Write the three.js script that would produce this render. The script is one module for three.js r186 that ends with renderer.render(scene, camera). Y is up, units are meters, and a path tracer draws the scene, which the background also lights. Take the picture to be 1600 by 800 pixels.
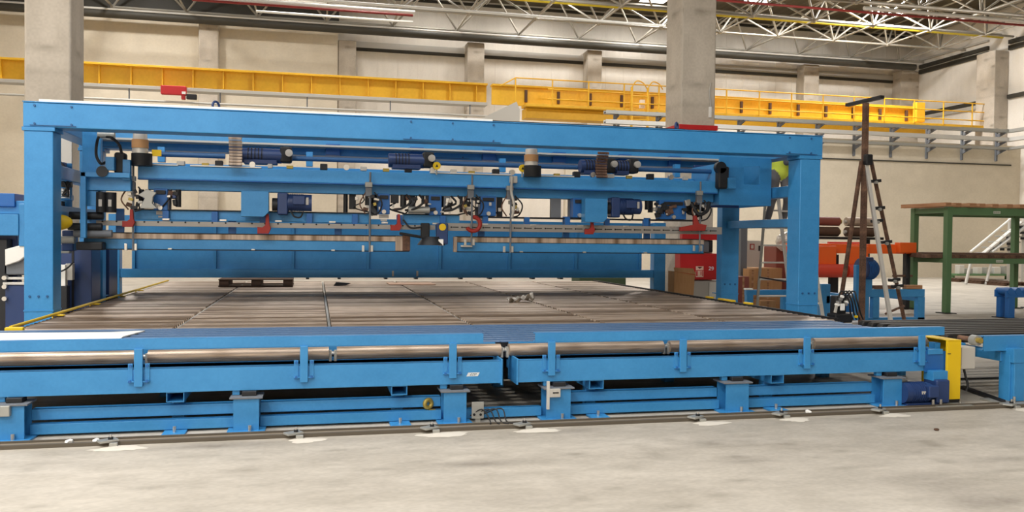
import * as THREE from 'three';
import { RoundedBoxGeometry } from 'three/addons/geometries/RoundedBoxGeometry.js';
import { RectAreaLightUniformsLib } from 'three/addons/lights/RectAreaLightUniformsLib.js';
import { MarchingCubes } from 'three/addons/objects/MarchingCubes.js';
import { mergeGeometries } from 'three/addons/utils/BufferGeometryUtils.js';

// ---------------------------------------------------------------- camera, light, exposure
const scene = new THREE.Scene();
scene.background = new THREE.Color(0x0b0b0c);
const camera = new THREE.PerspectiveCamera(33.92, 2, 0.05, 200);
camera.position.set(0, 1.65, 0);
camera.rotation.order = 'YXZ';
camera.rotation.set(THREE.MathUtils.degToRad(-1.18), THREE.MathUtils.degToRad(-13.17), THREE.MathUtils.degToRad(0.65));
const renderer = new THREE.WebGLRenderer({ antialias: true });
renderer.toneMapping = THREE.LinearToneMapping;
renderer.toneMappingExposure = 1.08;
renderer.shadowMap.enabled = true;
RectAreaLightUniformsLib.init();
const LAMP_COLOUR = 0xfffcf8;      // near-neutral high-bay lamps
const LAMP_POWER = 58;             // radiance of one square metre of lamp face
const LAMP_SIZE = 1.3;
// lamps under the roof: [x, z, height, share of full power]; the bays on the left and at the back are lit most
const LAMPS = [];
for (const [z, k] of [[30, 1.6], [22, 1.4], [14, 1.2], [6, 1.2], [0, 1.1], [-6, 1.3]]) for (const [x, p] of [[-12, 1.45], [-5, 1.4], [2, 0.5], [9, 0.16]]) LAMPS.push([x, z, 11.6, p * k]);  // includes unseen rows behind the camera, added as front fill from the left
for (const [x, z, p] of [[16, -12, 0.2], [-9, -18, 0.6], [17, -18, 0.15], [24, -18, 0.2], [-9, -26, 1.6], [-1, -26, 0.25], [7, -26, 0.25], [14, -27.5, 2.0], [20, -27.5, 2.0], [26, -24, 0.4]]) LAMPS.push([x, z, 11.6, p]);
for (const [x, z, p] of [[-8, -36.5, 3.4], [-1, -36.5, 1.1], [2, -33, 1.0], [9, -33, 1.0], [5.5, -40.3, 0.5], [11, -40, 1.1], [16.5, -39.5, 1.0], [21.5, -38, 0.9], [26.5, -35.2, 4.6]]) LAMPS.push([x, z, 13.7, p]);

// ---------------------------------------------------------------- helpers
let seed = 7;
const rnd = () => { seed = (seed * 1664525 + 1013904223) >>> 0; return seed / 4294967296; };
const rr = (a, b) => a + (b - a) * rnd();
const V = (x, y, z) => new THREE.Vector3(x, y, z);
const taken = {};
function numbered(n) { const k = taken[n] = (taken[n] || 0) + 1; return k === 1 ? n : n + '_' + String(k - 1).padStart(3, '0'); }
function meta(o, label, category, group) {
  o.userData.label = label; o.userData.category = category; if (group) o.userData.group = group; return o;
}
function thing(name, label, category, pos = [0, 0, 0], group) {
  const g = new THREE.Group(); g.name = numbered(name); g.position.set(...pos); scene.add(g); return meta(g, label, category, group);
}
function struct(name, geo, mat) {
  const m = new THREE.Mesh(geo, mat); m.name = name; m.userData.kind = 'structure'; m.castShadow = m.receiveShadow = true; scene.add(m); return m;
}
// parts are written in world coordinates and then handed to their parent
function origin(p) { const v = V(0, 0, 0); for (let o = p; o && o !== scene; o = o.parent) v.add(o.position); return v; }
function put(parent, name, geo, mat, x = 0, y = 0, z = 0, rx = 0, ry = 0, rz = 0) {
  const m = new THREE.Mesh(geo, mat); m.name = parent === scene ? numbered(name) : name;
  m.position.set(x, y, z); m.rotation.set(rx, ry, rz);
  m.castShadow = m.receiveShadow = true; if (parent === scene) scene.add(m); else parent.attach(m); return m;
}
function uvm(g) {                       // texture coordinates in metres, by the way each face points
  const p = g.attributes.position, n = g.attributes.normal, uv = new Float32Array(p.count * 2);
  for (let i = 0; i < p.count; i++) {
    const ax = Math.abs(n.getX(i)), ay = Math.abs(n.getY(i)), az = Math.abs(n.getZ(i));
    let u, v;
    if (ay >= ax && ay >= az) { u = p.getX(i); v = p.getZ(i); } else if (ax >= az) { u = p.getZ(i); v = p.getY(i); } else { u = p.getX(i); v = p.getY(i); }
    uv[2 * i] = u; uv[2 * i + 1] = v;
  }
  g.setAttribute('uv', new THREE.BufferAttribute(uv, 2)); return g;
}
const cache = new Map();
function bg(w, h, d, r = 0.006) {
  w = Math.max(w, 0.002); h = Math.max(h, 0.002); d = Math.max(d, 0.002);
  const k = [w, h, d, r].map(v => v.toFixed(4)).join();
  if (!cache.has(k)) {
    r = Math.min(r, w * 0.4, h * 0.4, d * 0.4);
    cache.set(k, uvm(r > 0.0005 ? new RoundedBoxGeometry(w, h, d, 1, r) : new THREE.BoxGeometry(w, h, d)));
  }
  return cache.get(k);
}
// box by its centre
const box = (p, n, m, x, y, z, w, h, d, r, rx, ry, rz) => put(p, n, bg(w, h, d, r), m, x, y, z, rx, ry, rz);
// box whose front rectangle [cx, cy, w, h] lies at z and which goes back by d
const slab = (p, n, m, [cx, cy, w, h], z, d, r) => put(p, n, bg(w, h, d, r), m, cx, cy, z - d / 2);
// box between two corners
const span = (p, n, m, x0, x1, y0, y1, z0, z1, r) => put(p, n, bg(Math.abs(x1 - x0), Math.abs(y1 - y0), Math.abs(z1 - z0), r), m, (x0 + x1) / 2, (y0 + y1) / 2, (z0 + z1) / 2);
function cg(r, l, s = 14, r2 = r) {
  const k = 'c' + [r, l, s, r2].map(v => v.toFixed(4)).join();
  if (!cache.has(k)) { const g = new THREE.CylinderGeometry(r2, r, l, s); const uv = g.attributes.uv; for (let i = 0; i < uv.count; i++) uv.setXY(i, uv.getX(i) * 6.28 * r, uv.getY(i) * l); cache.set(k, g); }
  return cache.get(k);
}
const cylY = (p, n, m, x, y, z, r, l, s, r2) => put(p, n, cg(r, l, s, r2), m, x, y, z);
const cylX = (p, n, m, x, y, z, r, l, s) => put(p, n, cg(r, l, s), m, x, y, z, 0, 0, Math.PI / 2);
const cylZ = (p, n, m, x, y, z, r, l, s, r2) => put(p, n, cg(r, l, s, r2), m, x, y, z, Math.PI / 2, 0, 0);
function aim(o, d) { const q = new THREE.Quaternion().setFromUnitVectors(V(0, 1, 0), d.clone().normalize()), w = new THREE.Quaternion(); if (o.parent !== scene) o.parent.getWorldQuaternion(w); o.quaternion.copy(w.invert().multiply(q)); }
function bar(p, n, m, a, b, r, s = 6) {             // round bar from a to b
  const A = V(...a), B = V(...b), d = B.clone().sub(A), L = d.length();
  const o = put(p, n, cg(r, L, s), m, (A.x + B.x) / 2, (A.y + B.y) / 2, (A.z + B.z) / 2);
  aim(o, d); return o;
}
function beam(p, n, m, a, b, w, h, r = 0.004) {     // rectangular bar from a to b
  const A = V(...a), B = V(...b), d = B.clone().sub(A), L = d.length();
  const o = put(p, n, bg(w, L, h, r), m, (A.x + B.x) / 2, (A.y + B.y) / 2, (A.z + B.z) / 2);
  aim(o, d); return o;
}
function hose(p, n, m, pts, r, seg = 24) {
  const o = origin(p), c = new THREE.CatmullRomCurve3(pts.map(q => V(...q).sub(o)));
  return put(p, n, new THREE.TubeGeometry(c, seg, r, 6), m, o.x, o.y, o.z);
}
function prism(shapePts, depth, bevel = 0) {        // outline in x/y pushed along +z
  const s = new THREE.Shape(shapePts.map(q => new THREE.Vector2(...q)));
  return uvm(new THREE.ExtrudeGeometry(s, { depth, bevelEnabled: bevel > 0, bevelThickness: bevel, bevelSize: bevel, bevelSegments: 1 }));
}
// channel profile along x: web at the front, flanges going back
function channelX(L, h, flange, t) {
  const g = [new THREE.BoxGeometry(L, h, t), new THREE.BoxGeometry(L, t, flange), new THREE.BoxGeometry(L, t, flange)];
  g[0].translate(0, 0, -t / 2); g[1].translate(0, h / 2 - t / 2, -flange / 2 - 0.0005); g[2].translate(0, -h / 2 + t / 2, -flange / 2 - 0.0005);
  return uvm(mergeGeometries(g));
}
// ---------------------------------------------------------------- textures
function lattice(n, s) { const a = new Float32Array(n * n); let q = s >>> 0; for (let i = 0; i < n * n; i++) { q = (q * 1664525 + 1013904223) >>> 0; a[i] = q / 4294967296; } return a; }
function noiseField(size, cellsX, cellsY, s) {       // periodic smooth noise
  const n = Math.max(cellsX, cellsY), L = lattice(n, s), out = new Float32Array(size * size);
  for (let y = 0; y < size; y++) for (let x = 0; x < size; x++) {
    const fx = x / size * cellsX, fy = y / size * cellsY, ix = Math.floor(fx), iy = Math.floor(fy);
    let tx = fx - ix, ty = fy - iy; tx = tx * tx * (3 - 2 * tx); ty = ty * ty * (3 - 2 * ty);
    const x1 = (ix + 1) % cellsX, y1 = (iy + 1) % cellsY;
    const a = L[iy * n + ix], b = L[iy * n + x1], c = L[y1 * n + ix], d = L[y1 * n + x1];
    out[y * size + x] = (a + (b - a) * tx) * (1 - ty) + (c + (d - c) * tx) * ty;
  }
  return out;
}
function makeTex(size, metres, fn, srgb = true) {
  const d = new Uint8Array(size * size * 4);
  for (let y = 0; y < size; y++) for (let x = 0; x < size; x++) { const c = fn(x, y, y * size + x); const i = 4 * (y * size + x); d[i] = c[0]; d[i + 1] = c[1]; d[i + 2] = c[2]; d[i + 3] = 255; }
  const t = new THREE.DataTexture(d, size, size); t.wrapS = t.wrapT = THREE.RepeatWrapping; t.magFilter = THREE.LinearFilter; t.minFilter = THREE.LinearMipmapLinearFilter; t.generateMipmaps = true;
  if (srgb) t.colorSpace = THREE.SRGBColorSpace; t.repeat.set(1 / metres, 1 / metres); t.needsUpdate = true; return t;
}
const cl = v => Math.max(0, Math.min(255, v));
function mixTex(size, metres, base, amps) {          // base sRGB plus layers [cellsX, cellsY, amount, seed, [r,g,b] weight, power]
  const f = amps.map(a => noiseField(size, a[0], a[1], a[3]));
  return makeTex(size, metres, (x, y, i) => {
    let r = base[0], g = base[1], b = base[2];
    amps.forEach((a, k) => { let v = f[k][i] - 0.5; if (a[5]) v = -Math.pow(f[k][i], a[5]); const w = a[4] || [1, 1, 1]; r += v * a[2] * w[0]; g += v * a[2] * w[1]; b += v * a[2] * w[2]; });
    return [cl(r), cl(g), cl(b)];
  });
}
const T = {
  floor: mixTex(1024, 9, [186, 178, 165], [[7, 9, 14, 1], [18, 40, 16, 2], [60, 150, 12, 3], [340, 500, 12, 4], [9, 30, 34, 5, [1, 1, 0.95], 7], [30, 60, 26, 6, [1, 1, 1], 8]]),
  concrete: mixTex(512, 3, [196, 186, 172], [[3, 5, 20, 11], [12, 9, 14, 12], [90, 90, 10, 13], [6, 14, 46, 14, [1, 1, 1], 7]]),
  plaster: mixTex(512, 8, [218, 207, 187], [[4, 4, 8, 21], [16, 22, 8, 22], [120, 160, 6, 23]]),
  panel: mixTex(512, 6, [234, 227, 216], [[3, 5, 8, 31], [40, 6, 6, 32], [140, 140, 5, 33]]),
  blue: mixTex(512, 2, [57, 138, 197], [[5, 5, 7, 41], [24, 24, 5, 42], [120, 120, 5, 43]]),
  steel: mixTex(512, 1.2, [186, 167, 149], [[40, 3, 30, 51, [1, 0.96, 0.9]], [16, 5, 20, 52], [90, 12, 18, 53], [12, 4, 60, 54, [1, 1.05, 1.1], 5]]),
  rust: mixTex(256, 0.8, [112, 84, 68], [[8, 8, 46, 61, [1, 0.8, 0.6]], [40, 40, 30, 62, [1, 0.7, 0.5]]]),
  wood: mixTex(512, 1.6, [176, 132, 96], [[2, 50, 40, 71], [6, 160, 26, 72], [3, 5, 20, 73]]),
  card: mixTex(256, 1, [188, 142, 96], [[4, 4, 10, 81], [60, 8, 8, 82]]),
  yellow: mixTex(256, 3, [238, 184, 42], [[4, 5, 16, 91, [1, 0.9, 0.4]], [40, 40, 8, 92]]),
  roof: mixTex(256, 4, [92, 84, 68], [[2, 4, 20, 95], [40, 4, 14, 96]]),
};
const std = (o) => new THREE.MeshStandardMaterial(o);
const M = {
  floor: std({ map: T.floor, roughness: 0.62 }), concrete: std({ map: T.concrete, roughness: 0.9 }), plaster: std({ map: T.plaster, roughness: 0.9 }),
  panel: std({ map: T.panel, roughness: 0.7 }), roof: std({ map: T.roof, roughness: 0.9 }),
  blue: std({ map: T.blue, roughness: 0.42 }), blueDeep: std({ color: 0x1f62a8, roughness: 0.42 }), navy: std({ color: 0x263d6c, roughness: 0.4 }),
  blueDark: std({ color: 0x28588a, roughness: 0.5 }), belt: std({ color: 0x56749a, roughness: 0.4 }), beltBlack: std({ color: 0x2c2925, roughness: 0.55 }),
  steel: std({ map: T.steel, roughness: 0.4, metalness: 0.5 }), steelWorn: std({ map: T.steel, color: 0xd6d2cc, roughness: 0.36, metalness: 0.55 }), steelDark: std({ map: T.steel, color: 0xb0a89e, roughness: 0.45, metalness: 0.5 }), steelDull: std({ map: T.steel, roughness: 0.6, metalness: 0.35 }),
  chrome: std({ color: 0xd8d6d2, roughness: 0.28, metalness: 0.85 }), galv: std({ color: 0xa9a9a4, roughness: 0.5, metalness: 0.45 }), alu: std({ color: 0xd4d2cd, roughness: 0.42, metalness: 0.3 }),
  dark: std({ color: 0x17181b, roughness: 0.6 }), darkMetal: std({ color: 0x2c2d30, roughness: 0.5, metalness: 0.4 }), grey: std({ color: 0x6c7076, roughness: 0.6 }),
  lightGrey: std({ color: 0xbdb9b1, roughness: 0.6 }), white: std({ color: 0xf2f0ea, roughness: 0.7 }), red: std({ color: 0xc01a1f, roughness: 0.5 }), redDark: std({ color: 0x9a2a22, roughness: 0.6 }),
  orange: std({ color: 0xf0641e, roughness: 0.5 }), orangeRed: std({ color: 0xd8452c, roughness: 0.55 }), yellow: std({ map: T.yellow, roughness: 0.55 }), signalYellow: std({ color: 0xe6c012, roughness: 0.5 }),
  rust: std({ map: T.rust, roughness: 0.8, metalness: 0.15 }), wood: std({ map: T.wood, roughness: 0.85 }), woodDark: std({ color: 0x5a4232, roughness: 0.85 }), card: std({ map: T.card, roughness: 0.9 }),
  railSteel: std({ color: 0x877c6c, roughness: 0.7 }), railDark: std({ color: 0x5a5246, roughness: 0.7 }), perf: std({ color: 0x9c9892, roughness: 0.45, metalness: 0.3 }), greenDark: std({ color: 0x33452c, roughness: 0.7 }), green: std({ color: 0x587a52, roughness: 0.6 }), truss: std({ color: 0xa49e92, roughness: 0.6 }), pipeDark: std({ color: 0x3b3830, roughness: 0.6 }), pipeYellow: std({ color: 0xd8c22a, roughness: 0.5 }), pipeRed: std({ color: 0x8f2a26, roughness: 0.5 }),
  brownPaint: std({ color: 0x8a4a3e, roughness: 0.6 }), pinkBoard: std({ color: 0xc9a58d, roughness: 0.85 }), brass: std({ color: 0xb09a4e, roughness: 0.45, metalness: 0.5 }), foil: std({ color: 0xd6cfc4, roughness: 0.35, metalness: 0.3 }),
  dust: std({ color: 0xdcd5c8, roughness: 0.95 }), lamp: std({ color: 0xffffff, emissive: LAMP_COLOUR, emissiveIntensity: 3 }),
};
function wipe(mat, canvasFn, w, h) {                 // printed face
  const c = document.createElement('canvas'); c.width = w; c.height = h; canvasFn(c.getContext('2d'), w, h);
  const t = new THREE.CanvasTexture(c); t.colorSpace = THREE.SRGBColorSpace; return std({ map: t, roughness: 0.6 });
}

// ---------------------------------------------------------------- the hall
const XR = 34.3, XL = -16, ZB = -43.4, ZF = 35, ROOF = 14;
{
  const f = struct('floor', uvm(new THREE.BoxGeometry(XR - XL + 1, 0.3, ZF - ZB + 1)), M.floor); f.position.set((XR + XL) / 2, -0.15, (ZF + ZB) / 2);
  const c = struct('ceiling', uvm(new THREE.BoxGeometry(XR - XL + 1, 0.3, ZF - ZB + 1)), M.roof); c.position.set((XR + XL) / 2, ROOF + 0.15, (ZF + ZB) / 2);
  const wall = (n, x0, x1, z0, z1, m, y0 = 0, y1 = ROOF) => { const w = struct(n, uvm(new THREE.BoxGeometry(x1 - x0, y1 - y0, z1 - z0)), m); w.position.set((x0 + x1) / 2, (y0 + y1) / 2, (z0 + z1) / 2); return w; };
  const wb = wall('wall_back', XL - 0.3, XR + 0.3, ZB - 0.3, ZB, M.panel);
  const wr = wall('wall_right', XR, XR + 0.3, ZB, ZF, M.panel);
  wall('wall_left', XL - 0.3, XL, ZB, ZF, M.plaster);
  wall('wall_front', XL - 0.3, XR + 0.3, ZF, ZF + 0.3, M.plaster);
  // nearer plastered wall on the left, up to its free edge
  wall('wall_back_left', XL, 1.0, ZB, -42.4, M.plaster, 0, 12.9);
  // dark strip added above the plastered wall for the darkness of the roof void
  wall('void_trim_1', XL, 1.05, -42.5, -42.38, M.pipeDark, 12.05, ROOF);
  // lower partition wall on the right, below the cable trays
  const wp = wall('wall_partition', 10.6, XR, -35.5, -35.2, M.plaster, 0, 6.55);
  // panel joints, girts and edge profiles of the metal clad walls
  for (let x = 2; x < 34; x += 1.02) box(wb, 'panel_joint', M.panel, x, 10.2, ZB + 0.006, 0.02, 7, 0.02, 0);
  for (const [y, h, m] of [[11.15, 0.16, M.pipeDark], [13.82, 0.14, M.pipeDark], [11.38, 0.3, M.lightGrey]]) span(wb, 'wall_girt', m, 1, XR, y - h / 2, y + h / 2, ZB, ZB + 0.1, 0.01);
  for (const [y, h, m] of [[11.92, 0.2, M.pipeDark], [11.62, 0.24, M.pipeDark], [12.3, 0.1, M.lightGrey], [9.15, 0.2, M.pipeDark], [8.93, 0.2, M.lightGrey]]) span(wr, 'wall_girt', m, XR - 0.14, XR, y - h / 2, y + h / 2, -42.5, -37.35, 0.01);
  for (const [y, h, m] of [[11.92, 0.2, M.pipeDark], [11.62, 0.24, M.pipeDark], [9.15, 0.2, M.pipeDark]]) span(wr, 'wall_girt', m, XR - 0.14, XR, y - h / 2, y + h / 2, -36, -8, 0.01);
  for (let z = -34.9; z < -20; z += 1.6) box(wr, 'window_mullion', M.grey, XR - 0.05, 9.6, z, 0.1, 3.6, 0.12, 0.01);
  // dark conduit along the partition wall
  span(wp, 'wall_conduit', M.pipeDark, 11, XR - 0.6, 5.617, 5.557, -35.2, -35.12, 0.01);
}
function columnAt(label, x0, x1, z0, z1, y1, group) {
  const g = thing('concrete_column', label, 'column', [(x0 + x1) / 2, 0, (z0 + z1) / 2], group);
  span(g, 'shaft', M.concrete, x0, x1, 0, y1, z0, z1, 0.05);
  return g;
}
const colL = columnAt('big square concrete column left, behind the left leg of the blue gantry', -4.9, -4.15, -16.85, -16, ROOF);
const colR = columnAt('big square concrete column carrying the red hose cabinet, behind right part of gantry', 7.25, 8.03, -16.8, -16, ROOF);
box(colR, 'painted_band', M.red, 7.62, 3.973, -15.96, 0.86, 0.1, 0.08, 0.01);
box(colR, 'painted_band', M.red, 7.2, 3.973, -16.4, 0.08, 0.1, 0.86, 0.01);
hose(colR, 'wall_cable', M.lightGrey, [[7.9, 4.9, -15.98], [7.87, 4.7, -15.97], [7.9, 4.45, -15.97], [7.88, 4.25, -15.97]], 0.015);
box(colR, 'cable_bracket', M.white, 7.89, 4.3, -15.97, 0.05, 0.22, 0.05);
{
  const names = ['first wall column beside the free edge of the plastered wall', 'second wall column from the plastered edge, over the end of the plain girder', 'third wall column, left of the big column', 'wall column hidden mostly by the big right column', 'wall column right of the big column, above the guard rail', 'corner wall column where back and right walls meet'];
  const xs = [[1.02, 1.9], [7.494, 8.395], [13.951, 14.772], [20.1, 21], [26.78, 27.752], [33.078, XR]];
  xs.forEach(([a, b], i) => columnAt('pale concrete ' + names[i], a, b, ZB, -42.6, i === 0 ? 11.4 : 11.7));
  columnAt('pale plastered pillar on the left wall above the yellow girder', -5.412, -4.529, -42.4, -41.9, 12.0);
  columnAt('concrete column on the right wall beyond the handrail end', XR - 0.85, XR, -37.3, -36.05, 11.5);
}
// ---------------------------------------------------------------- roof space frame
{
  const YB = 12.1, YT = 13.65, m = 3.2;
  const g = thing('roof_space_frame', 'white tubular space frame truss under the dark roof', 'roof truss', [0, YB, -42]);
  const zRow = []; for (let k = 0; k < 8; k++) zRow.push(-42 + k * m);
  const xCol = []; const xb = 26.05; for (let k = -11; k <= 2; k++) xCol.push(xb + k * m);
  const rest = [];
  const C = new THREE.Vector3();
  for (const z of zRow) bar(g, 'chord', M.truss, [xCol[0], YB, z], [XR - 0.2, YB, z], 0.055, 6);
  for (const x of xCol) bar(g, 'chord', M.truss, [x, YB, -42.5], [x, YB, zRow[7]], 0.045, 6);
  for (const z of zRow) bar(g, 'top_chord', M.truss, [xCol[0] + 1.6, YT, z + 1.6], [XR - 0.2, YT, z + 1.6], 0.055, 6);
  for (const x of xCol) if (x + 1.6 < XR) bar(g, 'top_chord', M.truss, [x + 1.6, YT, -42.5], [x + 1.6, YT, zRow[7] + 1.6], 0.045, 6);
  let n = 0;
  zRow.forEach((z, k) => xCol.forEach((x) => {
    const near = (z > -31 && Math.abs(x) < 0) ; // nothing skipped
    for (const [sx, sz] of [[-1, -1], [1, -1], [-1, 1], [1, 1]]) {
      const tx = x + sx * 1.6, tz = z + sz * 1.6; if (tz < -42.9 || tx > XR - 0.2) continue;
      if (k < 6 && n < 296) { bar(g, 'diagonal', M.truss, [x, YB, z], [tx, YT, tz], 0.05, 5); n++; }
      else { const q = new THREE.CylinderGeometry(0.05, 0.05, 1, 5); const d = V(tx - x, YT - YB, tz - z), L = d.length(); q.scale(1, L, 1); q.applyQuaternion(new THREE.Quaternion().setFromUnitVectors(V(0, 1, 0), d.normalize())); q.translate((x + tx) / 2, 0.775, (z + tz) / 2 + 42); rest.push(q); }
    }
    put(g, 'node', new THREE.IcosahedronGeometry(0.11, 1), M.truss, x, YB, z);
  }));
  if (rest.length) { const o = put(g, 'diagonals', mergeGeometries(rest), M.truss, 0, YB, -42); o.userData.kind = 'stuff'; }
}
// pipes along the hall under the roof: [name, label, material, radius, u0 x0.. ]
function pipe(label, mat, r, a, b, cat = 'pipe') { const o = bar(scene, 'roof_pipe', mat, a, b, r, 10); return meta(o, label, cat); }
pipe('thick dark duct running along the top of the back wall', M.pipeDark, 0.2, [XL + 0.2, 11.663, -41.5], [XR - 1.2, 11.663, -41.5]);
pipe('second dark duct just below the thick one on the back wall', M.pipeDark, 0.17, [1.2, 11.834, -42.35], [XR - 1, 11.834, -42.35]);
pipe('pale conduit on top of the dark duct', M.lightGrey, 0.06, [XL + 0.2, 11.832, -41.4], [XR - 1.2, 11.832, -41.4]);
pipe('bright yellow gas pipe under the roof truss', M.pipeYellow, 0.07, [5.548, 12.285, -36.5], [35.611, 12.285, -36.5]);
pipe('pale pipe running just above the yellow gas pipe', M.lightGrey, 0.06, [3.888, 12.432, -36.6], [35.703, 12.432, -36.6]);
pipe('red sprinkler pipe below the white pipes at upper left', M.pipeRed, 0.045, [-4.492, 10.316, -33], [3.638, 10.316, -33]);
pipe('white pipe directly above the red sprinkler pipe at upper left', M.white, 0.09, [-4.505, 10.451, -33.1], [3.724, 10.451, -33.1]);
pipe('thin white pipe highest of those at upper left', M.white, 0.05, [-4.355, 10.37, -32], [13.786, 10.37, -32]);
pipe('short white rod below the red pipe, ending with it', M.white, 0.05, [-2.435, 10.825, -36], [3.968, 10.825, -36]);
pipe('dark red pipe crossing the truss at upper right', M.pipeRed, 0.05, [15.481, 11.269, -31], [XR - 0.6, 11.269, -31]);
pipe('white pipe above the dark red pipe at upper right', M.white, 0.08, [22.219, 11.442, -31], [XR - 0.6, 11.442, -31]);
pipe('thinner white pipe topmost at upper right', M.white, 0.05, [22.362, 11.777, -31.2], [XR - 0.6, 11.777, -31.2]);
pipe('white pipe along the right wall above the red one', M.white, 0.08, [XR - 0.55, 11.442, -31], [XR - 0.55, 11.442, -12]);
pipe('dark red pipe along the right wall', M.pipeRed, 0.06, [XR - 0.55, 11.269 - 0.25, -31], [XR - 0.55, 11.269 - 0.25, -12]);
// ---------------------------------------------------------------- unseen high-bay lamps, some added as fill (light and fitting together)
{
  const hood = cg(0.75, 0.34, 12, 0.3);
  LAMPS.forEach(([x, z, y, share], i) => {
    const g = thing('unseen_high_bay_lamp', 'unseen high-bay lamp added under the hall roof for its light', 'lamp', [x, y, z], 'unseen high-bay lamps added under the roof');
    put(g, 'hood', hood, M.galv, x, y + 0.2, z);
    bar(g, 'hanger', M.darkMetal, [x, y + 0.36, z], [x, ROOF, z], 0.015);
    box(g, 'glowing_face', M.lamp, x, y + 0.015, z, LAMP_SIZE, 0.02, LAMP_SIZE, 0);
    const l = new THREE.RectAreaLight(LAMP_COLOUR, LAMP_POWER * share, LAMP_SIZE, LAMP_SIZE);
    l.position.set(0, -0.01, 0); l.rotation.x = -Math.PI / 2; g.add(l);
  });
}
// ---------------------------------------------------------------- yellow crane girder
{
  const z = -38, yt = 8.73, yb = 7.86;
  const g = thing('crane_girder', 'long plain yellow crane girder with stiffened web across the left half', 'crane girder', [-5, yb, z]);
  const x0 = XL + 0.2, x1 = 7.6;
  span(g, 'web', M.yellow, x0, x1, yb, yt - 0.08, z - 0.06, z, 0.01);
  span(g, 'top_flange', M.yellow, x0, x1, yt - 0.09, yt, z - 0.35, z + 0.28, 0.01);
  span(g, 'bottom_flange', M.lightGrey, x0, x1, yb - 0.14, yb, z - 0.35, z + 0.28, 0.01);
  for (let x = x1 - 0.5; x > x0; x -= 1.22) box(g, 'stiffener', M.yellow, x, (yb + yt) / 2 - 0.03, z + 0.1, 0.04, yt - yb - 0.12, 0.2, 0);
  bar(g, 'power_rail', M.lightGrey, [x0, yb - 0.62, z + 0.2], [x1, yb - 0.62, z + 0.2], 0.05);
  for (let x = x0 + 1; x < x1; x += 3.6) box(g, 'rail_hanger', M.grey, x, yb - 0.37, z + 0.2, 0.05, 0.48, 0.05, 0);
  const h = thing('hoist_trolley', 'red hoist trolley box hanging under the plain yellow girder', 'hoist', [-5.797, yb - 0.3, -37.5]);
  slab(h, 'housing', M.red, [-5.821, 7.688, 1.003, 0.373], -37.45, 0.24, 0.03);
  slab(h, 'bracket', M.red, [-5.444, 7.441, 0.151, 0.214], -37.5, 0.2, 0.01);
  slab(h, 'label_plate', M.white, [-5.412, 7.593, 0.151, 0.106], -37.44, 0.02, 0);
  slab(h, 'motor_end', M.dark, [-5.115, 7.457, 0.405, 0.214], -37.45, 0.24, 0.03);
}
{
  const z = -37.6, yt = 8.68, yb = 7.5;
  const x0 = 7.758, x1 = 30.308;
  const g = thing('walkway_girder', 'yellow crane girder with walkway and guard rail on the right half', 'crane girder', [x0, yb, z]);
  span(g, 'web', M.yellow, x0, x1, yb + 0.25, yt - 0.08, z - 0.06, z, 0.01);
  span(g, 'top_flange', M.yellow, x0, x1, yt - 0.09, yt, z - 0.3, z + 0.15, 0.01);
  span(g, 'walkway', M.yellow, x0 + 1.4, XR, 7.62, 7.74, z, z + 0.9, 0.01);
  span(g, 'lower_fascia', M.yellow, x0 + 1.5, x1, 7.15, 7.6, z - 0.3, z + 0.5, 0.01);
  for (let k = 0; k < 14; k++) { const x = x0 + 1.6 + k * 1.55; if (x < x1 - 0.3) box(g, 'stiffener', M.woodDark, x, 8.2, z + 0.06, 0.12, 0.55, 0.1, 0); }
  const zr = z + 0.9;
  for (const y of [8.85, 8.42, 7.98]) bar(g, 'guard_rail', M.yellow, [x0 + (y > 8.8 ? 0.9 : 2.4), y, zr], [XR - 0.3, y, zr], 0.03);
  bar(g, 'guard_rail', M.yellow, [x0 + 0.2, 8.45, zr], [x0 + 0.9, 8.85, zr], 0.03);
  for (let k = 0; k < 15; k++) bar(g, 'rail_post', M.yellow, [x0 + 0.9 + k * 1.72, 7.7, zr], [x0 + 0.9 + k * 1.72, 8.85, zr], 0.035);
  box(g, 'end_stop', M.yellow, x1 - 0.25, 8.35, z + 0.3, 0.5, 1.0, 0.3, 0.02);
  // caged ladder in front of the walkway
  const l = new THREE.Group(); l.name = 'access_ladder'; g.add(l); l.userData.label = 'yellow access ladder with hooped handholds';
  const la = 14.154, lb = 14.942;
  for (const x of [la, lb]) { bar(l, 'stile', M.yellow, [x, 6.3, -36.6], [x, 8.7, -36.6], 0.06); hose(l, 'handhold', M.yellow, [[x, 8.7, -36.6], [x + 0.25, 9.0, -36.65], [x + 0.7, 8.95, -36.9], [x + 0.9, 8.75, -37]], 0.03); }
  for (let k = 0; k < 6; k++) bar(l, 'rung', M.yellow, [la, 6.5 + k * 0.36, -36.6], [lb, 6.5 + k * 0.36, -36.6], 0.035);
  const pb = put(scene, 'control_panel', bg(0.22, 0.4, 0.2), M.white, 14.779, 7.987, -36.9); meta(pb, 'small white control box on the yellow walkway beside the ladder', 'control box');
  // triangular white bracket plate at the girder's start
  const br = put(g, 'gusset_plate', prism([[0, 0], [2.0, 0], [2.0, 0.6], [1.85, 0.95]], 0.1), M.lightGrey, 6.796, 6.789, -36.5); br.userData.label = 'pale triangular gusset plate';
}
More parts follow.
